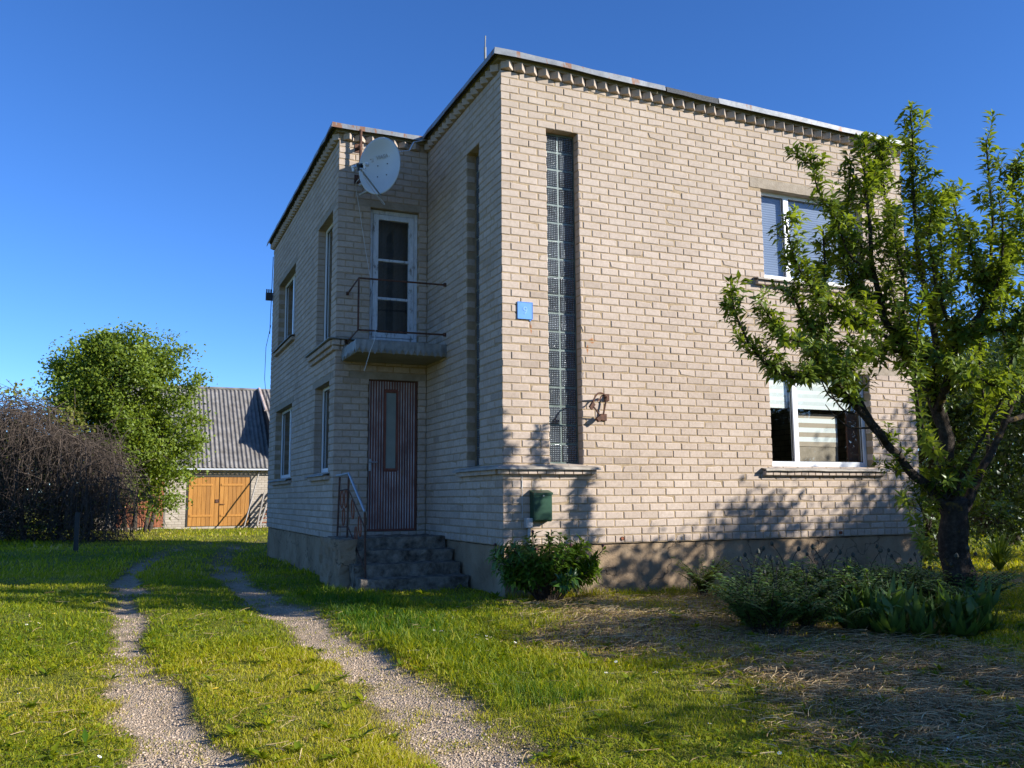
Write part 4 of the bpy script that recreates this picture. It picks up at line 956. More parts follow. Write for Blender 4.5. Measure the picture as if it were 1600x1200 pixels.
limb([(1497,530,-.2),(1474,480,-.3),(1458,420,-.35),(1452,350,-.35),(1478,300,-.3)], .032, .008)
limb([(1497,528,-.2),(1545,520,-.4),(1590,500,-.5),(1640,440,-.6),(1660,340,-.6)], .03, .008)
limb([(1497,820,.02),(1520,765,.12),(1545,715,.2),(1570,660,.3),(1594,600,.35),(1625,520,.4),(1650,430,.4),(1655,300,.4)], .07, .011)
limb([(1486,775,-.05),(1512,725,-.25),(1540,672,-.35),(1568,618,-.4),(1590,545,-.5),(1606,460,-.5),(1604,345,-.5)], .034, .009)
limb([(1412,548,-.05),(1370,548,-.3),(1320,572,-.5),(1262,590,-.65),(1210,578,-.75),(1172,538,-.8),(1150,495,-.85),(1142,455,-.85)], .036, .007)
limb([(1400,535,-.1),(1345,505,-.5),(1300,480,-.6),(1262,440,-.65),(1238,395,-.65),(1226,340,-.65)], .03, .007)
limb([(1300,575,-.5),(1262,540,-.7),(1225,525,-.8),(1205,500,-.85),(1185,470,-.9)], .016, .006)
limb([(1365,430,-.15),(1330,400,-.35),(1308,350,-.4),(1280,300,-.4),(1268,250,-.4)], .022, .007)
limb([(1378,488,-.15),(1340,455,-.1),(1318,400,0),(1325,320,.1),(1330,260,.1)], .022, .007)
limb([(1545,440,-.1),(1578,400,.1),(1590,330,.15),(1580,262,.15)], .02, .007)
limb([(1570,660,.3),(1620,640,.5),(1680,600,.7),(1720,530,.8),(1730,430,.8)], .04, .009)
limb([(1456,500,.25),(1485,440,.5),(1500,370,.6),(1487,305,.6)], .024, .007)
limb([(1440,420,.25),(1400,390,.55),(1385,320,.65),(1378,255,.65)], .022, .007)
limb([(1463,560,.2),(1440,540,.7),(1405,500,1.0),(1390,430,1.1)], .026, .007)
limb([(1545,715,.2),(1540,640,.7),(1530,560,1.0),(1545,470,1.1)], .03, .008)
limb([(1480,720,.05),(1450,690,-.5),(1435,640,-.8),(1430,560,-.95),(1440,470,-1.0)], .028, .007)
for a in ([(1532,490,-.15),(1562,430,-.25),(1566,360,-.3),(1560,300,-.3)], [(1594,600,.35),(1568,520,.2),(1574,440,.15),(1584,390,.1)], [(1400,530,-.1),(1415,460,-.3),(1400,390,-.4),(1398,330,-.4)],
          [(1456,500,.25),(1470,440,.1),(1472,390,.05),(1462,330,0)], [(1352,300,0),(1375,270,.1),(1378,225,.1)], [(1545,440,-.1),(1520,400,-.3),(1512,350,-.35)], [(1590,545,-.5),(1560,600,-.7),(1530,590,-.8)], [(1425,565,0),(1470,560,-.5),(1510,600,-.7)]):
    limb(a, .022, .007)
# dead twiggy limb hanging under the left limb
for a in ([(1345,632,-.2),(1300,622,-.4),(1280,588,-.5),(1262,562,-.55)], [(1355,650,-.2),(1318,640,-.45),(1296,610,-.55),(1282,585,-.6)], [(1368,668,-.15),(1330,668,-.4),(1305,650,-.5),(1290,632,-.5)], [(1340,625,-.2),(1322,640,-.35),(1300,655,-.5)], [(1400,715,-.05),(1408,705,-.15),(1407,690,-.2)], [(1360,655,-.15),(1375,690,-.3),(1380,700,-.3)]):
    limb(a, .012, .004, 5)
lv = Leaves(); tw = trunk; trunk.cur = 1
for P, rr in limbs[1:-6]:
    thin = [(p, r) for p, r in zip(P, rr) if r < .028]
    if len(thin) > 3: shoot_leaves(lv, [p for p, r in thin if r < .020], .034, .098, 3)
allpts = [(p, r, (P[min(i+1,len(P)-1)]-P[max(i-1,0)]).normalized()) for P, rr in limbs[1:-6] for i, (p, r) in enumerate(zip(P, rr)) if r < .075]
for k in range(1080):
    p, r, d = random.choice(allpts)
    if p.z < 1.45: continue
    out = Vector((random.gauss(0,1), random.gauss(0,1), random.gauss(0,.5))).normalized(); L = random.uniform(.08,.42)*(.5 if r < .014 else (.75 if r < .022 else 1))
    q = p+(out*.75+d*.3)*L*.65; e = q+(Vector((0,0,1))*.55+out*.55+d*.2)*L*.6
    path = smooth_path([p, p.lerp(q,.55), q, e], 3); tw.tube(path, [.006-.004*i/(len(path)-1) for i in range(len(path))], 4, False); shoot_leaves(lv, path[2:], .036, .090, 3, tone=.5)
for u, v, d in ((1480,780,-.15),(1470,760,-.2),(1500,770,.05),(1455,775,-.1),(1400,740,-.1),(1440,800,-.2),(1560,820,.1),(1385,700,.3),(1500,740,-.2),(1520,730,-.1)):
    for j in range(5):
        p = T(u, v, d); e = p+Vector((random.gauss(0,.09), random.gauss(0,.09), random.uniform(.05,.24))); tw.tube([p, p.lerp(e,.5)+Vector((0,0,.02)), e], .004, 4, False); shoot_leaves(lv, [p.lerp(e,.3), e], .03, .085, 3, tone=.4)
p0, e0 = T(1450,860,-.2), T(1425,780,-.3); tw.tube(smooth_path([T(1470,880,-.1), p0, e0], 4), .005, 4, False)
for u, v in ((1445,845),(1452,862),(1436,820),(1420,790),(1460,870)): shoot_leaves(lv, [T(u,v,-.2), T(u-12,v-14,-.3)], .03, .078, 4, tone=.5)
child(trunk.build('trunk', [M['bark'], M['bark2']], None, True), apple)
child(lv.build('crown', M['apple_leaf'], None), apple)

# --- generic leafy tree or bush
def leafy(name, label, cat, base, blobs, trunks, leafmat, leaf, nclump, per, sig, group=None, tone=.5, barkm='bark2', upw=.4, twigs=True, wr=.55):
    base = Vector(base); t = empty(name, base, label, cat, group); mb = MB(); lv = Leaves()
    for pts, r0, r1 in trunks:
        P = smooth_path(pts, 4); n = len(P); mb.tube(P, [r0+(r1-r0)*i/(n-1) for i in range(n)], 7)
    tips = []; tot = sum(b[1][0]*b[1][1]*b[1][2] for b in blobs)**1.0
    for c, r in [(b[0], b[1]) for b in blobs]:
        m = max(4, int(nclump*(r[0]*r[1]*r[2])/tot))
        for k in range(m):
            u = unit(1)[0]; rad = (.35+.65*rng.random()**.55)*(1+.16*math.sin(3*math.atan2(u[1],u[0])+c[0]*3)+rng.normal(0,.07))
            tips.append((np.array(c)+u*np.array(r)*rad, u, c))
    for p, u, c in tips:
        n = max(3, int(per*(.6+.8*rng.random()))); sh = sig*(.6+.8*rng.random())
        Q = p+rng.normal(0,1,(n,3))*sh*np.array([1,1,.75]); D = u*.5+rng.normal(0,.7,(n,3))+np.array([0,0,-.15]); N = np.array([0,0,upw])+u*.4+rng.normal(0,.45,(n,3))
        L = leaf*(.6+.8*rng.random(n)); lv.add(Q, D, N, L, L*wr, np.clip(rng.normal(tone,.1)+rng.normal(0,.15,n), 0, 1))
        if twigs and rng.random() < .45:
            a = Vector(c)+(Vector(p)-Vector(c))*.25; b = Vector(p); m_ = a.lerp(b,.5)+Vector(rng.normal(0,.08,3)); mb.tube([a, m_, b], [.016,.010,.004], 4, False)
    if mb.v: child(mb.build('trunk', M[barkm], None, True), t)
    child(lv.build('crown', M[leafmat], None), t); return t
# lilac in front of the garage
LD = 30.0
def at_dep(u, v, dep): return at_d(u, v, dep)
def blob(u, v, dep, ru, rv, rd): k = dep/CAMF; return (tuple(at_d(u, v, dep)), (ru*k, rd, rv*k))
lb = at_g(215, 832); LD = float(np.dot(lb-CAM, _fw))
LD = 29.0
random.seed(11)
bl = [blob(195,600,LD,75,72,1.6), blob(150,560,LD,48,36,1.1), blob(180,540,LD,28,24,.7), blob(240,585,LD,36,30,1.0), blob(255,690,LD,52,62,1.3), blob(205,700,LD,62,70,1.5), blob(130,640,LD,42,60,1.2),
      blob(222,770,LD,34,26,.9), blob(95,570,LD,18,10,.5), blob(262,560,LD,20,15,.6), blob(286,735,LD,22,18,.6), blob(178,522,LD,9,9,.3), blob(235,548,LD,8,8,.3), blob(268,628,LD,24,16,.6),blob(140,610,LD,60,60,1.2), blob(150,765,LD,50,40,1.0), blob(255,775,LD,26,30,.7)]
bl += [blob(195+random.choice((1,1,.9))*118*math.cos(t_)+random.gauss(0,8), 640-118*math.sin(t_)+random.gauss(0,8), LD, random.uniform(8,20), random.uniform(8,18), .4) for t_ in np.linspace(-.5, 3.6, 22)]
lt = [([lb+np.array([dx,0,0]), lb+np.array([dx*1.6,.2,1.4]), np.array(at_d(u,v,LD))], .09, .03) for dx, u, v in ((-.1,190,610),(.25,245,640),(-.4,150,590),(.4,250,700))]
leafy('lilac_tree', 'big bright green lilac tree in front of the garage', 'tree', lb, bl, [(p, a, b) for p, a, b in lt], 'lilac_leaf', .105, 950, 54, .19, tone=.6, wr=.66)
# overgrown dry vine arbour to its left
vb = at_g(120, 846); VD = float(np.dot(vb-CAM, _fw))
vine = empty('vine_arbour', Vector(vb), 'arbour buried under a brown tangle of bare vine stems', 'vine')
def VP(u, v, d=0): return Vector(at_d(u, v, VD+d))
mb = MB()
tops = [(5,640),(30,618),(60,632),(90,660),(120,672),(150,690),(175,720),(195,760)]
for k in range(1500):
    i = random.random()*(len(tops)-1); a = int(i); f = i-a; u = tops[a][0]*(1-f)+tops[a+1][0]*f; v = tops[a][1]*(1-f)+tops[a+1][1]*f
    dd = random.gauss(0,.8); s = VP(u+random.gauss(0,14)-10, v+abs(random.gauss(0,26)), dd)
    drop = random.uniform(.5,2.6)*(1.0 if random.random() < .7 else .5); side = random.gauss(.12,.55); e = Vector((s.x+side, s.y+random.gauss(-.3,.4), max(s.z-drop, -.6)))
    m1 = s.lerp(e,.3)+Vector((side*.4, random.gauss(0,.15), random.uniform(.0,.35))); m2 = s.lerp(e,.7)+Vector((random.gauss(0,.15), random.gauss(0,.15), 0))
    pa = smooth_path([s, m1, m2, e], 3); r = random.uniform(.004,.012); mb.tube(pa, [r*(1-.6*j/(len(pa)-1)) for j in range(len(pa))], 3, False)
for k in range(1100):      # loose arcs over the outside
    i = random.random()*(len(tops)-1); a = int(i); f = i-a; u = tops[a][0]*(1-f)+tops[a+1][0]*f; v = tops[a][1]*(1-f)+tops[a+1][1]*f
    s = VP(u+random.gauss(-20,30), v+random.uniform(-8,150), random.gauss(-.3,.6)); d_ = Vector((random.gauss(.1,.6), random.gauss(0,.35), random.gauss(0,.4))); r = random.uniform(.004,.010)
    mb.tube(smooth_path([s, s+d_*.4+Vector((random.gauss(0,.12),0,random.uniform(-.05,.25))), s+d_+Vector((0,0,random.uniform(-.3,.1)))], 4), r, 3, False)
for k in range(2600):      # denser, darker inside
    s = VP(random.uniform(-40,190), random.uniform(690,850), random.gauss(.5,.5)); d_ = Vector((random.gauss(0,.35), random.gauss(0,.3), random.gauss(0,.35)))
    mb.tube(smooth_path([s, s+d_*.5+Vector((0,0,.1)), s+d_], 3), .008, 3, False)
child(mb.build('stems', M['twig'], None), vine)
mb = MB()
for u, u2, v, r in ((130,140,675,.07),(40,52,650,.09),(88,118,690,.06),(-5,5,650,.08)):
    b = VP(u, 866, .3); t_ = VP(u2, v+14, .3); mb.tube(smooth_path([b, b.lerp(t_,.45)+Vector((random.gauss(0,.15),0,0)), t_], 4), [r*(1-.4*i/8) for i in range(9)], 7)
mb.tube(smooth_path([VP(85,740,.3), VP(105,705,.1), VP(130,690,.2), VP(160,700,.2)], 4), .05, 6)
child(mb.build('old_stem', M['bark2'], None), vine)
lv = Leaves()
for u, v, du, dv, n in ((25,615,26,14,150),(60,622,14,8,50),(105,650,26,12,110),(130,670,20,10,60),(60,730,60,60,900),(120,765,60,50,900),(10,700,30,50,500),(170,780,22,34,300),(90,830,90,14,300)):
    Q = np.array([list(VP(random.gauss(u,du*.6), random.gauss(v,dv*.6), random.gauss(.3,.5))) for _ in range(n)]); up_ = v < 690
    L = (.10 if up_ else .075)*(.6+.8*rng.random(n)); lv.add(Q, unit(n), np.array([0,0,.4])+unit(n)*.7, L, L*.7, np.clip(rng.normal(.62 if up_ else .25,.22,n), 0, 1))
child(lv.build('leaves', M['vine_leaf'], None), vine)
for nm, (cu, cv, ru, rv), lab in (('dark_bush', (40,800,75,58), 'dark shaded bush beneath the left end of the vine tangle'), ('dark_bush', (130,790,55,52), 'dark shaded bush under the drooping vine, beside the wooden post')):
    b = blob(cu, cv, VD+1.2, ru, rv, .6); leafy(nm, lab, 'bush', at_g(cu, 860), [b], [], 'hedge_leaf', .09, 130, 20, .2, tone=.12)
pb = at_g(118, 864); mb = MB(); mb.bbox((-.05,-.05,-.1), (.05,.05,.92), .006); po = mb.build('wooden_post', M['wood_dark']); po.location = Vector(pb); tag(po, 'short dark wooden post standing in front of the vine tangle', 'post')
# grass clump edge weeds below the vines
# ------------------------------------------------------------------ SHED at the far left
sp = at_d(-14, 700, VD+3.5); shed = empty('dark_shed', (sp[0], sp[1], -.6), 'dark board shed half hidden behind the vine tangle', 'shed')
mb = MB(); x0, x1, y0, y1 = sp[0]-2.6, sp[0]+.62, sp[1], sp[1]+3; n = 14
for i in range(n): mb.tone = random.random(); mb.bbox((x0+(x1-x0)*i/n+.004,y0,.3), (x0+(x1-x0)*(i+1)/n-.004,y0+.03,2.0), .004)
mb.tone = .5; mb.box((x0,y0+.031,-.7), (x1,y1,2.0)); child(part(mb, 'wall', M['wood_dark'], None), shed)
mb = MB(); mb.box((x0-.2,y0-.3,2.0), (x1+.2,y1+.2,2.09)); child(part(mb, 'roof', M['felt'], None), shed)
mb = MB(); mb.box((x0+.05,y0-.012,-.62), (x1-.03,y0-.001,.29)); child(part(mb, 'pale_panel', M['lintel'], None), shed)

# ------------------------------------------------------------------ GARAGE
GD = 37.0; g0 = at_d(345, 822, GD); GY = float(g0[1]); GZ0 = float(g0[2])
def GX(u, v=780): return float(at_y(u, v, GY)[0])
def GZZ(u, v): return float(at_y(u, v, GY)[2])
gxl, gxr = GX(150), GX(416)+5.5
gar = empty('garage', ((gxl+gxr)/2, GY, GZ0), 'pale brick garage with corrugated grey roof and wooden double doors', 'garage')
d1 = (GX(292,780), GX(391,780), GZ0-.02, GZZ(345,744)); d2 = (GX(180,800), GX(256,800), GZ0-.02, GZZ(215,752)); ez = GZZ(370,727)
mb = MB(); wG = Wall((gxl,GY,0), (1,0,0), (0,-1,0), gxr-gxl, [], 0); hs = [(d1[0]-gxl,d1[1]-gxl,d1[2]+.02,d1[3]), (d2[0]-gxl,d2[1]-gxl,d2[2]+.02,d2[3])]
core_wall(mb, wG, GZ0-.3, ez, hs, .3, 0); mb.box((gxl,GY+.25,GZ0-.3), (gxr,GY+7.0,ez))
child(part(mb, 'wall', M['gbrick'], None), gar)
mb = MB(); mb.bbox((d1[0]-.25,GY-.012,d1[3]+.006), (d1[1]+.25,GY+.2,d1[3]+.15), .004); child(part(mb, 'lintel', M['lintel'], None), gar)
def plank_door(name, x0, x1, z0, z1, m, y, ledges, n=7):
    mb = MB()
    for i in range(n):
        mb.tone = random.random(); mb.bbox((x0+(x1-x0)*i/n+.004,y-.03,z0), (x0+(x1-x0)*(i+1)/n-.004,y+.01,z1), .006)
    o = child(part(mb, name, m, None), gar)
    for z in ledges:
        l = MB(); l.tone = .9; l.bbox((x0+.06,y-.055,z-.045), (x1-(x1-x0)*.22,y-.031,z+.045), .006); part(l, 'ledge_board', m, o)
    return o
xm = (d1[0]+d1[1])/2; h_ = d1[3]-d1[2]
la = plank_door('garage_door', d1[0]+.05, xm-.012, d1[2]+.03, d1[3]-.05, M['wood_orange'], GY-.0, (d1[2]+.45, d1[3]-.36))
lb_ = plank_door('garage_door', xm+.012, d1[1]-.05, d1[2]+.03, d1[3]-.05, M['wood_orange'], GY-.0, (d1[2]+.45, d1[3]-.36))
mb = MB()
for b in ((d1[0]-.02,d1[0]+.045,d1[2],d1[3]-.05),(d1[1]-.045,d1[1]+.02,d1[2],d1[3]-.05),(d1[0]-.02,d1[1]+.02,d1[3]-.046,d1[3]+.002)): mb.bbox((b[0],GY-.02,b[2]), (b[1],GY+.1,b[3]), .004)
child(part(mb, 'door_frame', M['wood_dark'], None), gar)
mb = MB(); mb.box((xm-.14,GY-.06,d1[2]+.98), (xm-.02,GY-.031,d1[2]+1.12)); mb.tube([(xm+.06,GY-.03,d1[2]+.92),(xm+.06,GY-.08,d1[2]+.92),(xm+.24,GY-.08,d1[2]+.92)], .014, 6); child(part(mb, 'door_latch', M['rust'], None), gar)
plank_door('side_door', d2[0]+.02, d2[0]+(d2[1]-d2[0])*.36, d2[2]+.02, d2[3]-.03, M['wood_red'], GY, (), 6)
plank_door('side_door', d2[0]+(d2[1]-d2[0])*.37, d2[1]-.02, d2[2]+.02, d2[3]-.03, M['wood_red'], GY, (d2[2]+.45, d2[3]-.36), 10)
mb = MB(); mb.box((d2[1]-.02,GY-.03,d2[2]), (d2[1]+.06,GY+.05,d2[3])); child(part(mb, 'door_frame', M['wood_grey'], None), gar)
rzy = 4.2; RY = GY+rzy
rz = float(at_y(350, 608, RY)[2])
def corr(mb, a, b, c, d, n, amp=.026, thick=.012):
    """corrugated sheet: eave a-b, ridge d-c, waves run from eave to ridge"""
    a, b, c, d = map(Vector, (a, b, c, d)); nn = (b-a).cross(d-a).normalized(); K = n*8; rows = []
    for i in range(K+1):
        t = i/K; w = math.cos(2*math.pi*t*n)*amp; rows.append([mb.vert(p+nn*(w+o)) for p, o in ((a.lerp(b,t),0),(a.lerp(b,t).lerp(d.lerp(c,t),.5),.01),(d.lerp(c,t),0),(d.lerp(c,t),-thick),(a.lerp(b,t),-thick))])
    for r, q_ in zip(rows[:-1], rows[1:]):
        for k in range(5): mb.face((r[k], q_[k], q_[(k+1)%5], r[(k+1)%5]))
ze = ez+.04; eo = .38
mb = MB(); corr(mb, (gxl-.3,GY-eo,ze-.16), (gxr+.3,GY-eo,ze-.16), (gxr+.3,RY,rz), (gxl-.3,RY,rz), int((gxr-gxl+.6)/.177)); corr(mb, (gxr+.3,GY+8.6,ze-.16), (gxl-.3,GY+8.6,ze-.16), (gxl-.3,RY,rz), (gxr+.3,RY,rz), int((gxr-gxl+.6)/.177))
groof = child(fixn(part(mb, 'roof', M['asbestos'], None)), gar)
mb = MB(); mb.box((gxl-.3,GY-eo+.01,ze-.25), (gxr+.3,GY-eo+.03,ze-.19)); child(part(mb, 'eave_strip', M['eave_tin'], None), gar)
mb = MB(); mb.tube([(gxl-.3,RY,rz+.02),(gxr+.3,RY,rz+.02)], .07, 8); child(part(mb, 'ridge_cap', M['asbestos'], None), gar)
mb = MB(); mb.poly([(gxr,GY+.02,ez),(gxr,RY,rz-.1),(gxr,GY+7,ez)]); child(part(mb, 'gable', M['gbrick'], None), gar); mb = MB(); mb.poly([(gxl,GY+.02,ez),(gxl,RY,rz-.1),(gxl,GY+7,ez)]); child(part(mb, 'gable', M['gbrick'], None), gar)
# shed dormer in the front slope, mostly hidden behind the house; its edge throws the wedge of shade on the roof
def roofz(y): return (ze-.16)+(rz-ze+.16)*(y-(GY-eo))/(rzy+eo)
def roofpt(u, v):
    lo, hi = GY-eo, RY
    for _ in range(40):
        y = (lo+hi)/2; p = at_y(u, v, y)
        if p[2] > roofz(y): lo = y
        else: hi = y
    return Vector(p)
SUN = Vector((math.sin(R_(50))*math.cos(R_(22.5)), -math.cos(R_(50))*math.cos(R_(22.5)), math.sin(R_(22.5))))
Xd = float(at_y(406, 609, RY)[0]); Pv = roofpt(374, 693); Pc = Pv+SUN*((Xd-Pv.x)/SUN.x); Xe = Xd+4.6
mb = MB(); corr(mb, (Xd-.03,Pc.y,Pc.z), (Xe,Pc.y,Pc.z), (Xe,RY,rz+.06), (Xd-.03,RY,rz+.06), 26)
dorm = fixn(part(mb, 'dormer_roof', M['asbestos'], groof))
mb = MB(); yf = Pc.y+.1; zf = Pc.z-.05
A_ = [(Xd+.03,RY-.05,rz),(Xd+.03,yf,zf),(Xd+.03,yf,max(roofz(yf)-.05, ez))]; mb.poly(A_); mb.poly([(Xe-.03,y,z) for _, y, z in A_])
mb.poly([A_[1],A_[2],(Xe-.03,yf,A_[2][2]),(Xe-.03,yf,zf)]); part(mb, 'dormer_wall', M['wood_dark'], groof)
mb = MB(); a_ = Vector((Xd-.04,RY,rz+.09)); b_ = Vector((Xd-.04,Pc.y,Pc.z+.03)); mb.tube([a_, a_.lerp(b_,.6)], .07, 6); part(mb, 'edge_cap', M['asbestos_cap'], groof)
# slatted rack leaning on the garage wall
rx0, rx1 = GX(393), GX(425); rack = empty('slatted_rack', ((rx0+rx1)/2, GY-.5, GZ0), 'grey slatted wooden rack leaning against the garage wall beside the doors', 'rack')
for k in range(5): mb = MB(); mb.tone = random.random(); a = Vector((GX(398)+.12*k,GY-.95+.05*k,GZ0)); b = Vector((GX(412)+.30*k,GY-.05,GZ0+1.35+.1*k)); mb.tube([a, b], .045, 4); child(part(mb, 'slat', M['wood_grey'], None), rack)
for k in range(7): mb = MB(); mb.tone = random.random(); f = .1+.13*k; a = Vector((GX(400)+.9*f*.6,GY-.9+.8*f,GZ0+1.3*f)); mb.tube([a, a+Vector((1.5,.02,.05))], .03, 4); child(part(mb, 'rung', M['wood_red'], None), rack)
pl = MB(); pl.tube([(GX(377),GY-1.3,GZ0), (GX(404),GY-.04,GZ0+2.3)], .03, 5); tag(part(pl, 'leaning_pole', M['wood_grey'], None), 'thin pole leaning on the garage door frame', 'pole')

# ------------------------------------------------------------------ PLANTS NEAR THE HOUSE
# peony shrub
pb = at_y(858, 900, -.5); pb = np.array([pb[0], -.5, -.61]); pe = empty('peony_shrub', Vector(pb), 'dark glossy peony shrub with round buds at the house corner', 'shrub'); st = MB(); lv = Leaves(); bd_ = MB()
for k in range(95):
    a = random.uniform(0, 2*math.pi); out = random.uniform(.05,.72)**.8; hgt = random.uniform(.28,.84)*(1-.35*out)
    e = Vector((pb[0]+math.cos(a)*out*.92, pb[1]+math.sin(a)*out*.46, pb[2]+hgt)); s = Vector((pb[0]+math.cos(a)*out*.2, pb[1]+math.sin(a)*out*.12, pb[2])); m_ = s.lerp(e,.5)+Vector((0,0,.06)); P = smooth_path([s, m_, e], 4)
    st.tube(P, .005, 4, False); shoot_leaves(lv, P[3:], .038, .112, 4, spread=1.15, tone=.5, wr=.32)
    if k < 17 and hgt > .4: t_ = e+Vector((random.gauss(0,.02),0,.07)); st.tube([e, t_], .004, 4, False); bd_ = MB(); bd_.tube([t_-Vector((0,0,.02)), t_-Vector((0,0,.008)), t_+Vector((0,0,.008)), t_+Vector((0,0,.02))], [.006,.018,.018,.005], 7); child(bd_.build('bud', M['bud_red'], None), pe)
child(st.build('stems', M['bark2'], None), pe); child(lv.build('leaves', M['peony_leaf'], None), pe)
# feathery plant meshes (poppies), ferns, broad-leaved plants: one proto of each, copied
def feather(lv, s, az, L, rise, pairs=11, wl=.05, tone=.5, lw=.22):
    d = Vector((math.cos(az), math.sin(az), 0)); side = Vector((-d.y, d.x, 0)); pts = []
    for i in range(pairs+1):
        t = i/pairs; pts.append(s+d*(L*(t*.85)*math.cos(rise*(1-.5*t)))+Vector((0,0,1))*(L*(math.sin(rise)*t-.42*t*t*(1.25-rise*.55))))
    P = []; D = []; Ls = []
    for i in range(2, pairs+1):
        p = pts[i]; f = (pts[i]-pts[i-1]).normalized(); w = wl*(1.2-abs(i/pairs-.45)*1.3)
        for sgn in (-1,1): P.append(list(p)); D.append(list(side*sgn*1.0+f*.75)); Ls.append(w*random.uniform(.8,1.2)*2)
    P.append(list(pts[-1])); D.append(list(f)); Ls.append(wl*1.6)
    n = len(P); Ls = np.array(Ls); lv.add(np.array(P), np.array(D), np.tile([0,0,1.0],(n,1))+rng.normal(0,.25,(n,3)), Ls, Ls*lw, np.clip(rng.normal(tone,.12,n),0,1)); return pts
def proto_poppy(label, group):
    t = empty('poppy_plant', (0,0,0), label, 'plant', group); lv = Leaves(); st = MB(); bd = MB()
    for k in range(48):
        az = random.uniform(0, 2*math.pi); pts = feather(lv, Vector((random.gauss(0,.03), random.gauss(0,.03), 0)), az, random.uniform(.30,.60), random.uniform(.98,1.48), 13, .042, .55, .40); st.tube(pts[::3], .0035, 3, False)
    for k in range(2):
        e = Vector((random.gauss(0,.10), random.gauss(0,.08), random.uniform(.50,.66))); st.tube(smooth_path([Vector((0,0,.05)), Vector((e.x*.3,e.y*.3,.4)), e], 4), .0035, 4, False); bd = MB(); bd.tube([e-Vector((0,0,.02)), e-Vector((0,0,.008)), e+Vector((0,0,.01)), e+Vector((0,0,.026))], [.006,.018,.017,.005], 7); bd.build('bud', M['bud'], t)
    a = st.build('stem', M['bark2'], t); b = lv.build('leaves', M['poppy_leaf'], t); return t
def proto_broad(label, group):
    t = empty('broadleaf_plant', (0,0,0), label, 'plant', group); lv = Leaves()
    n = 46; az = rng.random(n)*2*np.pi; el = .1+.95*rng.random(n); D = np.stack([np.cos(az)*np.cos(el), np.sin(az)*np.cos(el), np.sin(el)], 1); s = np.column_stack([np.cos(az)*.03, np.sin(az)*.03, np.zeros(n)+.01])
    L = .12+.17*rng.random(n); lv.add(s, D, np.cross(D, np.stack([-np.sin(az), np.cos(az), az*0], 1))*-1, L, L*.36, np.clip(rng.normal(.5,.2,n),0,1))
    n = 30; az = rng.random(n)*2*np.pi; el = .8+.6*rng.random(n); D = np.stack([np.cos(az)*np.cos(el), np.sin(az)*np.cos(el), np.sin(el)], 1); s = rng.normal(0,.06,(n,3)); s[:,2] = .1+.12*rng.random(n)
    lv.add(s, D, unit(n), .16+.14*rng.random(n), .05+.03*rng.random(n), np.clip(rng.normal(.4,.18,n),0,1))
    lv.build('leaves', M['broad_leaf'], t, .35); return t
def copy_thing(o, loc, rz, s, label=None):
    c = o.copy(); COL.objects.link(c); c.location = loc; c.rotation_euler = (0,0,rz); c.scale = (s,s,s)
    for ch in o.children: d = ch.copy(); COL.objects.link(d); d.parent = c
    if label: c['label'] = label
    return c
bedp = [(1172,978),(1180,955),(1205,975),(1235,950),(1215,992),(1262,985),(1300,962),(1325,948),(1180,988),(1415,945),(1470,960),(1510,970),(1440,945),(1490,950),(1280,945),(1190,942),(1385,940),(1505,955),(1355,965),(1460,935)]
pp = proto_poppy('feathery grey-green poppy plant with dark round buds in the shaded bed before the apple tree', 'poppy plants in the bed before the tree')
for i, (u, v) in enumerate(bedp):
    p = at_g(u, v); s = random.uniform(.85,1.2)
    if i == 0: pp.location = Vector(p); pp.scale = (s,s,s)
    else: copy_thing(pp, Vector(p), random.uniform(0,6.28), s)
bpn = [(1340,985),(1368,970),(1392,992),(1415,975),(1442,994),(1350,955),(1470,985),(1500,995),(1530,986)]
bp = proto_broad('low broad-leaved plant growing among the poppies in the shaded bed', 'broad-leaved plants in the bed before the tree')
for i, (u, v) in enumerate(bpn):
    p = at_g(u, v); s = random.uniform(.85,1.2)
    if i == 0: bp.location = Vector(p)
    else: copy_thing(bp, Vector(p), random.uniform(0,6.28), s)
def fern(name, label, p, n, Lr, rise, wl, tone, m='fern_leaf', pairs=14, lw=.3):
    t = empty(name, Vector(p), label, 'plant'); lv = Leaves(); st = MB()
    for k in range(n):
        pts = feather(lv, Vector(p)+Vector((random.gauss(0,.03), random.gauss(0,.03), 0)), random.uniform(0,6.28), random.uniform(*Lr), random.uniform(*rise), pairs, wl, tone, lw); st.tube(pts[::3], .004, 3, False)
    child(st.build('stem', M['bark2'], None), t); child(lv.build('leaves', M[m], None), t)
fp = at_g(1097, 930); fp[1] = min(fp[1], -.35); fern('fern_clump', 'bright green fern-like clump against the foundation wall', fp, 44, (.40,.62), (1.0,1.48), .040, .6)
fern('drooping_fern', 'arching pale green fern frond plant at the front of the bed', at_g(1330, 985), 16, (.45,.6), (.5,1.0), .05, .6, 'poppy_leaf')
# strap-leaved day lily clumps on the right, behind the tree
def strap(name, label, p, n, L0):
    t = empty(name, Vector(p), label, 'plant'); V = []; F = []; Tn = []
    for k in range(n):
        az = random.uniform(0,6.28); d = np.array([math.cos(az), math.sin(az), 0]); s_ = np.array([-d[1], d[0], 0]); L = L0*random.uniform(.7,1.15); out = random.uniform(.25,.8); b0 = len(V); tn = random.gauss(.5,.15)
        for i in range(6):
            t_ = i/5; c = np.array(p)+d*(L*out*t_)+np.array([0,0,L*(1.5*t_-1.15*t_*t_*out*1.4)])*.75; w = .016*(1-t_**2)+.002; V += [c-s_*w, c+s_*w]; Tn += [tn, tn]
        for i in range(5): a = b0+2*i; F += [(a,a+1,a+3),(a,a+3,a+2)]
    o = np_mesh('leaves', np.array(V), np.array(F), M['fern_leaf'], np.clip(Tn,0,1)); child(o, t)
strap('day_lily', 'strap-leaved day lily clump on the grass right of the apple trunk', at_g(1562, 893), 120, .75)
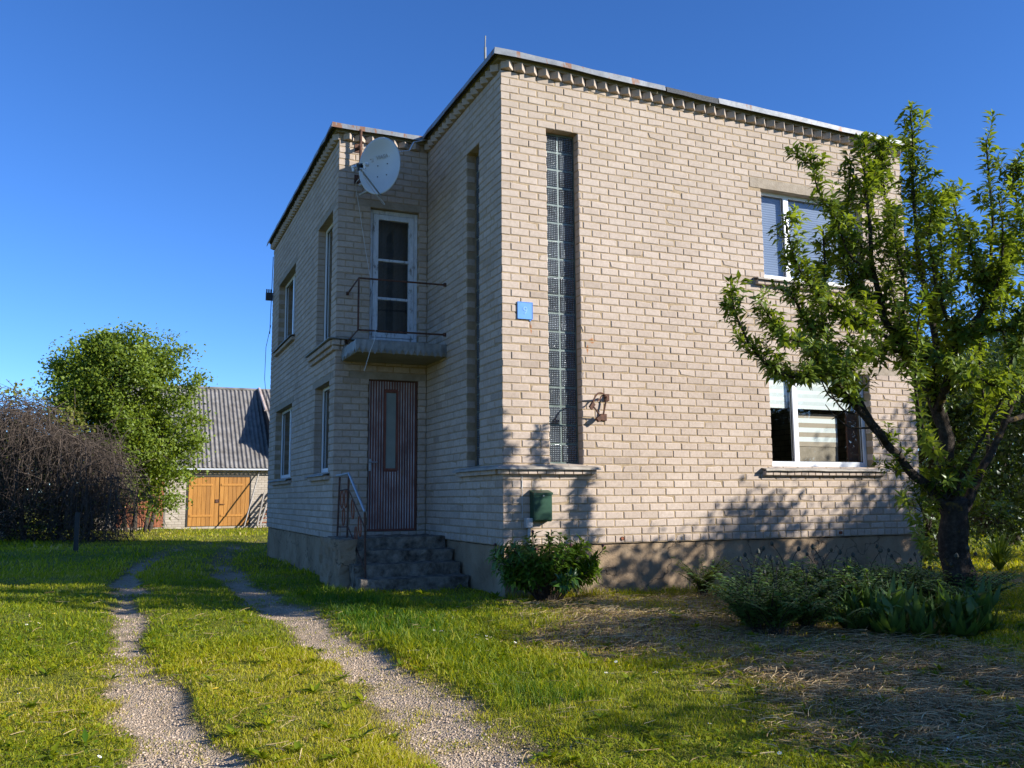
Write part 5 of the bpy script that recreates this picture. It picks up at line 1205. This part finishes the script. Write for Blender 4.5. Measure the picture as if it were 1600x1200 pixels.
strap('day_lily', 'smaller strap-leaved day lily at the right edge behind the apple tree', at_g(1612, 880), 70, .6)

# ------------------------------------------------------------------ TREES BEHIND THE HOUSE ON THE RIGHT
def bigtree(name, label, u, v0, dep, blobs, leafm='hedge_leaf', leaf=.12, ncl=300, per=26, sig=.3, tone=.45, group=None):
    b = at_d(u, v0, dep); b[2] = float(gz(b[0], b[1])); B = [blob(*q) for q in blobs]
    tr_ = [([b+np.array([random.gauss(0,.1),0,0]), b+np.array([random.gauss(0,.2),.1,1.5]), np.array(q[0])], .12, .03) for q in B[:4]]
    return leafy(name, label, 'tree', b, B, tr_, leafm, leaf, ncl, per, sig, group, tone)
bigtree('garden_tree', 'bushy green tree directly behind the right corner of the house', 1470, 850, 19, [(1468,700,19,42,95,1.2),(1490,610,19,52,50,1.2),(1450,630,19,28,50,.8),(1478,800,19,40,50,1.0)], tone=.5, ncl=330)
bigtree('garden_tree', 'wide dark garden tree right of the apple trunk at the photo edge', 1580, 850, 21, [(1570,690,21,75,100,1.8),(1620,580,21,80,70,1.6),(1590,780,21,70,60,1.4)], tone=.35, ncl=420)
bigtree('garden_tree', 'tall dark tree far behind between the house and the photo edge', 1535, 850, 27, [(1540,640,27,85,90,2.5),(1530,560,27,60,60,2.0),(1600,560,27,70,70,2.0),(1560,770,27,90,70,2.0)], tone=.3, ncl=420, leaf=.16, sig=.4)
bigtree('garden_tree', 'leafy tree out beyond the right edge with only its side showing', 1680, 860, 17, [(1690,640,17,90,120,1.8),(1680,760,17,80,70,1.6)], tone=.4, ncl=320)
sb = at_g(1452, 885); leafy('young_shrub', 'thin young shrub with pale leaves beside the right foundation corner', 'shrub', sb, [blob(1452,830,float(np.dot(sb-CAM,_fw)),26,48,.4)], [([Vector(sb), Vector(sb)+Vector((.02,0,.5))], .012, .006)], 'hedge_leaf', .10, 60, 12, .10, tone=.7)
sb = at_g(1560, 872); leafy('young_shrub', 'sparse low shrub with small leaves on the grass right of the trunk', 'shrub', sb, [blob(1548,812,float(np.dot(sb-CAM,_fw)),42,40,.6)], [([Vector(sb), Vector(sb)+Vector((.02,0,.5))], .012, .006)], 'hedge_leaf', .07, 80, 12, .12, tone=.65)
# garden trees just outside the frame on the right: they throw the shade over the hay and the foot of the wall
for i, (x, y, h, r, lab) in enumerate(SHADE := [
    (8.3,-7.0,4.2,1.3,'round plum tree shading the hay, nearest the apple tree'),
    (8.55,-5.3,3.9,.75,'low round plum tree opposite the middle of the front wall'),
    (10.35,-5.4,4.75,.40,'slender columnar plum tree between two rounder ones'),
    (12.0,-5.2,4.6,.5,'plum tree with an uneven crown next to the tallest one'),
    (13.1,-5.3,5.7,1.2,'tallest plum tree, at the far right end of the lawn'),
    (6.7,-8.3,4.2,1.5,'broad plum tree whose shade covers the raked hay'),
    (5.5,-9.9,3.5,1.2,'small plum tree closest to the viewer on the right')]):
    z0 = float(gz(x, y)); B = [((x,y,z0+h*.62),(r,r,h*.30)), ((x+r*.4,y+.2,z0+h*.45),(r*.8,r*.8,h*.2)), ((x-r*.35,y-.2,z0+h*.8),(r*.55,r*.55,h*.2)), ((x,y,z0+h*.25),(r*.75,r*.75,h*.22))]
    leafy('plum_tree', lab, 'tree', (x,y,z0), B, [([Vector((x,y,z0)), Vector((x+.05,y,z0+h*.3)), Vector((x,y,z0+h*.75))], .09, .03)], 'hedge_leaf', .11, 200, 55, .20, 'plum trees beside the lawn', .5)

# far-off wood closing the view round the garden, one mass
lv = Leaves(); nw = 5200; th = rng.random(nw)*2*np.pi; rr = 95+45*rng.random(nw); hh = 5.0+2.5*np.sin(th*9)+1.5*np.sin(th*23+1)
zz = hh*(rng.random(nw)**.75); Q = np.column_stack([CAM[0]+rr*np.cos(th), CAM[1]+rr*np.sin(th), -.6+zz])
for rep_ in range(5): lv.add(Q+rng.normal(0,.8,(nw,3)), unit(nw), np.tile([0,0,.5],(nw,1))+unit(nw), 1.3+.9*rng.random(nw), .9+.6*rng.random(nw), np.clip(rng.normal(.45,.2,nw),0,1))
tag(lv.build('distant_wood', M['hedge_leaf']), 'far-off low wood along the horizon round the garden', 'wood', kind='stuff')

# ------------------------------------------------------------------ FLOWERS
def proto_daisy(nm, label, cat, group, r, h, m):
    mb = MB(); mb.tube([(0,0,0),(.005,0,h)], .0015, 3, False)
    mb.cur = 1; n = 9
    for k in range(n):
        a = 2*math.pi*k/n; b = a+.5; mb.poly([(.005,0,h),(.005+r*math.cos(a-.25),r*math.sin(a-.25),h+.003),(.005+r*1.1*math.cos(a),r*1.1*math.sin(a),h+.001),(.005+r*math.cos(a+.25),r*math.sin(a+.25),h+.003)])
    mb.cur = 2; mb.tube([(.005,0,h-.002),(.005,0,h+.005)], r*.3, 6)
    o = mb.build(nm, [M['fern_leaf'], m, M['yellow_petal']]); return tag(o, label, cat, group)
spots = [(800,948),(838,952),(745,1002),(742,1006),(757,1008),(760,1003),(768,1006),(740,1012),(800,1012),(832,968),(865,1016),(848,1020),(895,1012),(963,1044),(946,1062),(1017,1062),(1022,1062),(1178,1088),(1108,1146),(1213,1162),(1350,1152),(1380,1140),(1498,1168),(1478,1185),(1220,1190),(1398,1192),(1480,1190),(40,985),(48,980),(55,982),(20,1132),(145,1195),(32,1096),(705,1000),(690,995),(676,992)]
o = None
for u, v in spots:
    p = at_g(u, v)
    if o is None: o = proto_daisy('daisy', 'tiny white daisy open in the grass', 'flower', 'white daisies in the lawn', .012, .055, M['white_petal']); c = o
    else: c = o.copy(); COL.objects.link(c)
    c.location = Vector(p); c.rotation_euler = (random.gauss(0,.2), random.gauss(0,.2), random.random()*6)
for i, (u, v, lab) in enumerate(((335,1092,'yellow dandelion in the grass strip between the wheel tracks'),(83,970,'yellow dandelion in the sunlit grass left of the tracks'))):
    d_ = proto_daisy('dandelion', lab, 'flower', 'yellow dandelions in the lawn', .020, .07, M['yellow_petal']); d_.location = Vector(at_g(u, v))

# ------------------------------------------------------------------ LIGHT, SKY, CAMERA
AZ, EL = R_(50), R_(22.5)
S = Vector((math.sin(AZ)*math.cos(EL), -math.cos(AZ)*math.cos(EL), math.sin(EL)))
sl = bpy.data.lights.new('sun', 'SUN'); sl.energy = 5.0; sl.angle = R_(.45); sl.color = (1.0, .985, .935)
so = bpy.data.objects.new('sun', sl); COL.objects.link(so); so.rotation_euler = S.to_track_quat('Z', 'Y').to_euler(); so.location = (12,-12,14)
w = bpy.data.worlds.new('World'); sc.world = w; w.use_nodes = True; nt = w.node_tree; bg = nt.nodes['Background']
sky = nt.nodes.new('ShaderNodeTexSky'); sky.sky_type = 'NISHITA'; sky.sun_disc = False; sky.sun_elevation = EL; sky.sun_rotation = math.pi-AZ
sky.altitude = 0; sky.air_density = .65; sky.dust_density = .05; sky.ozone_density = 5.0
hs = nt.nodes.new('ShaderNodeHueSaturation'); hs.inputs['Saturation'].default_value = 1.13; hs.inputs['Hue'].default_value = .507
nt.links.new(sky.outputs[0], hs.inputs['Color']); nt.links.new(hs.outputs[0], bg.inputs[0]); bg.inputs[1].default_value = .15
cam = bpy.data.cameras.new('camera'); co = bpy.data.objects.new('camera', cam); COL.objects.link(co)
cam.sensor_fit = 'HORIZONTAL'; cam.sensor_width = 36; cam.lens = CAMF/1600*36; cam.clip_end = 3000; cam.clip_start = .05
co.matrix_world = Matrix(((RT[0],UP[0],-_fw[0],CAM[0]),(RT[1],UP[1],-_fw[1],CAM[1]),(RT[2],UP[2],-_fw[2],CAM[2]),(0,0,0,1)))
sc.camera = co
sc.view_settings.view_transform = 'Standard'; sc.view_settings.look = 'None'; sc.view_settings.exposure = .75; sc.view_settings.gamma = 1
sc.cycles.max_bounces = 8; sc.cycles.transparent_max_bounces = 16
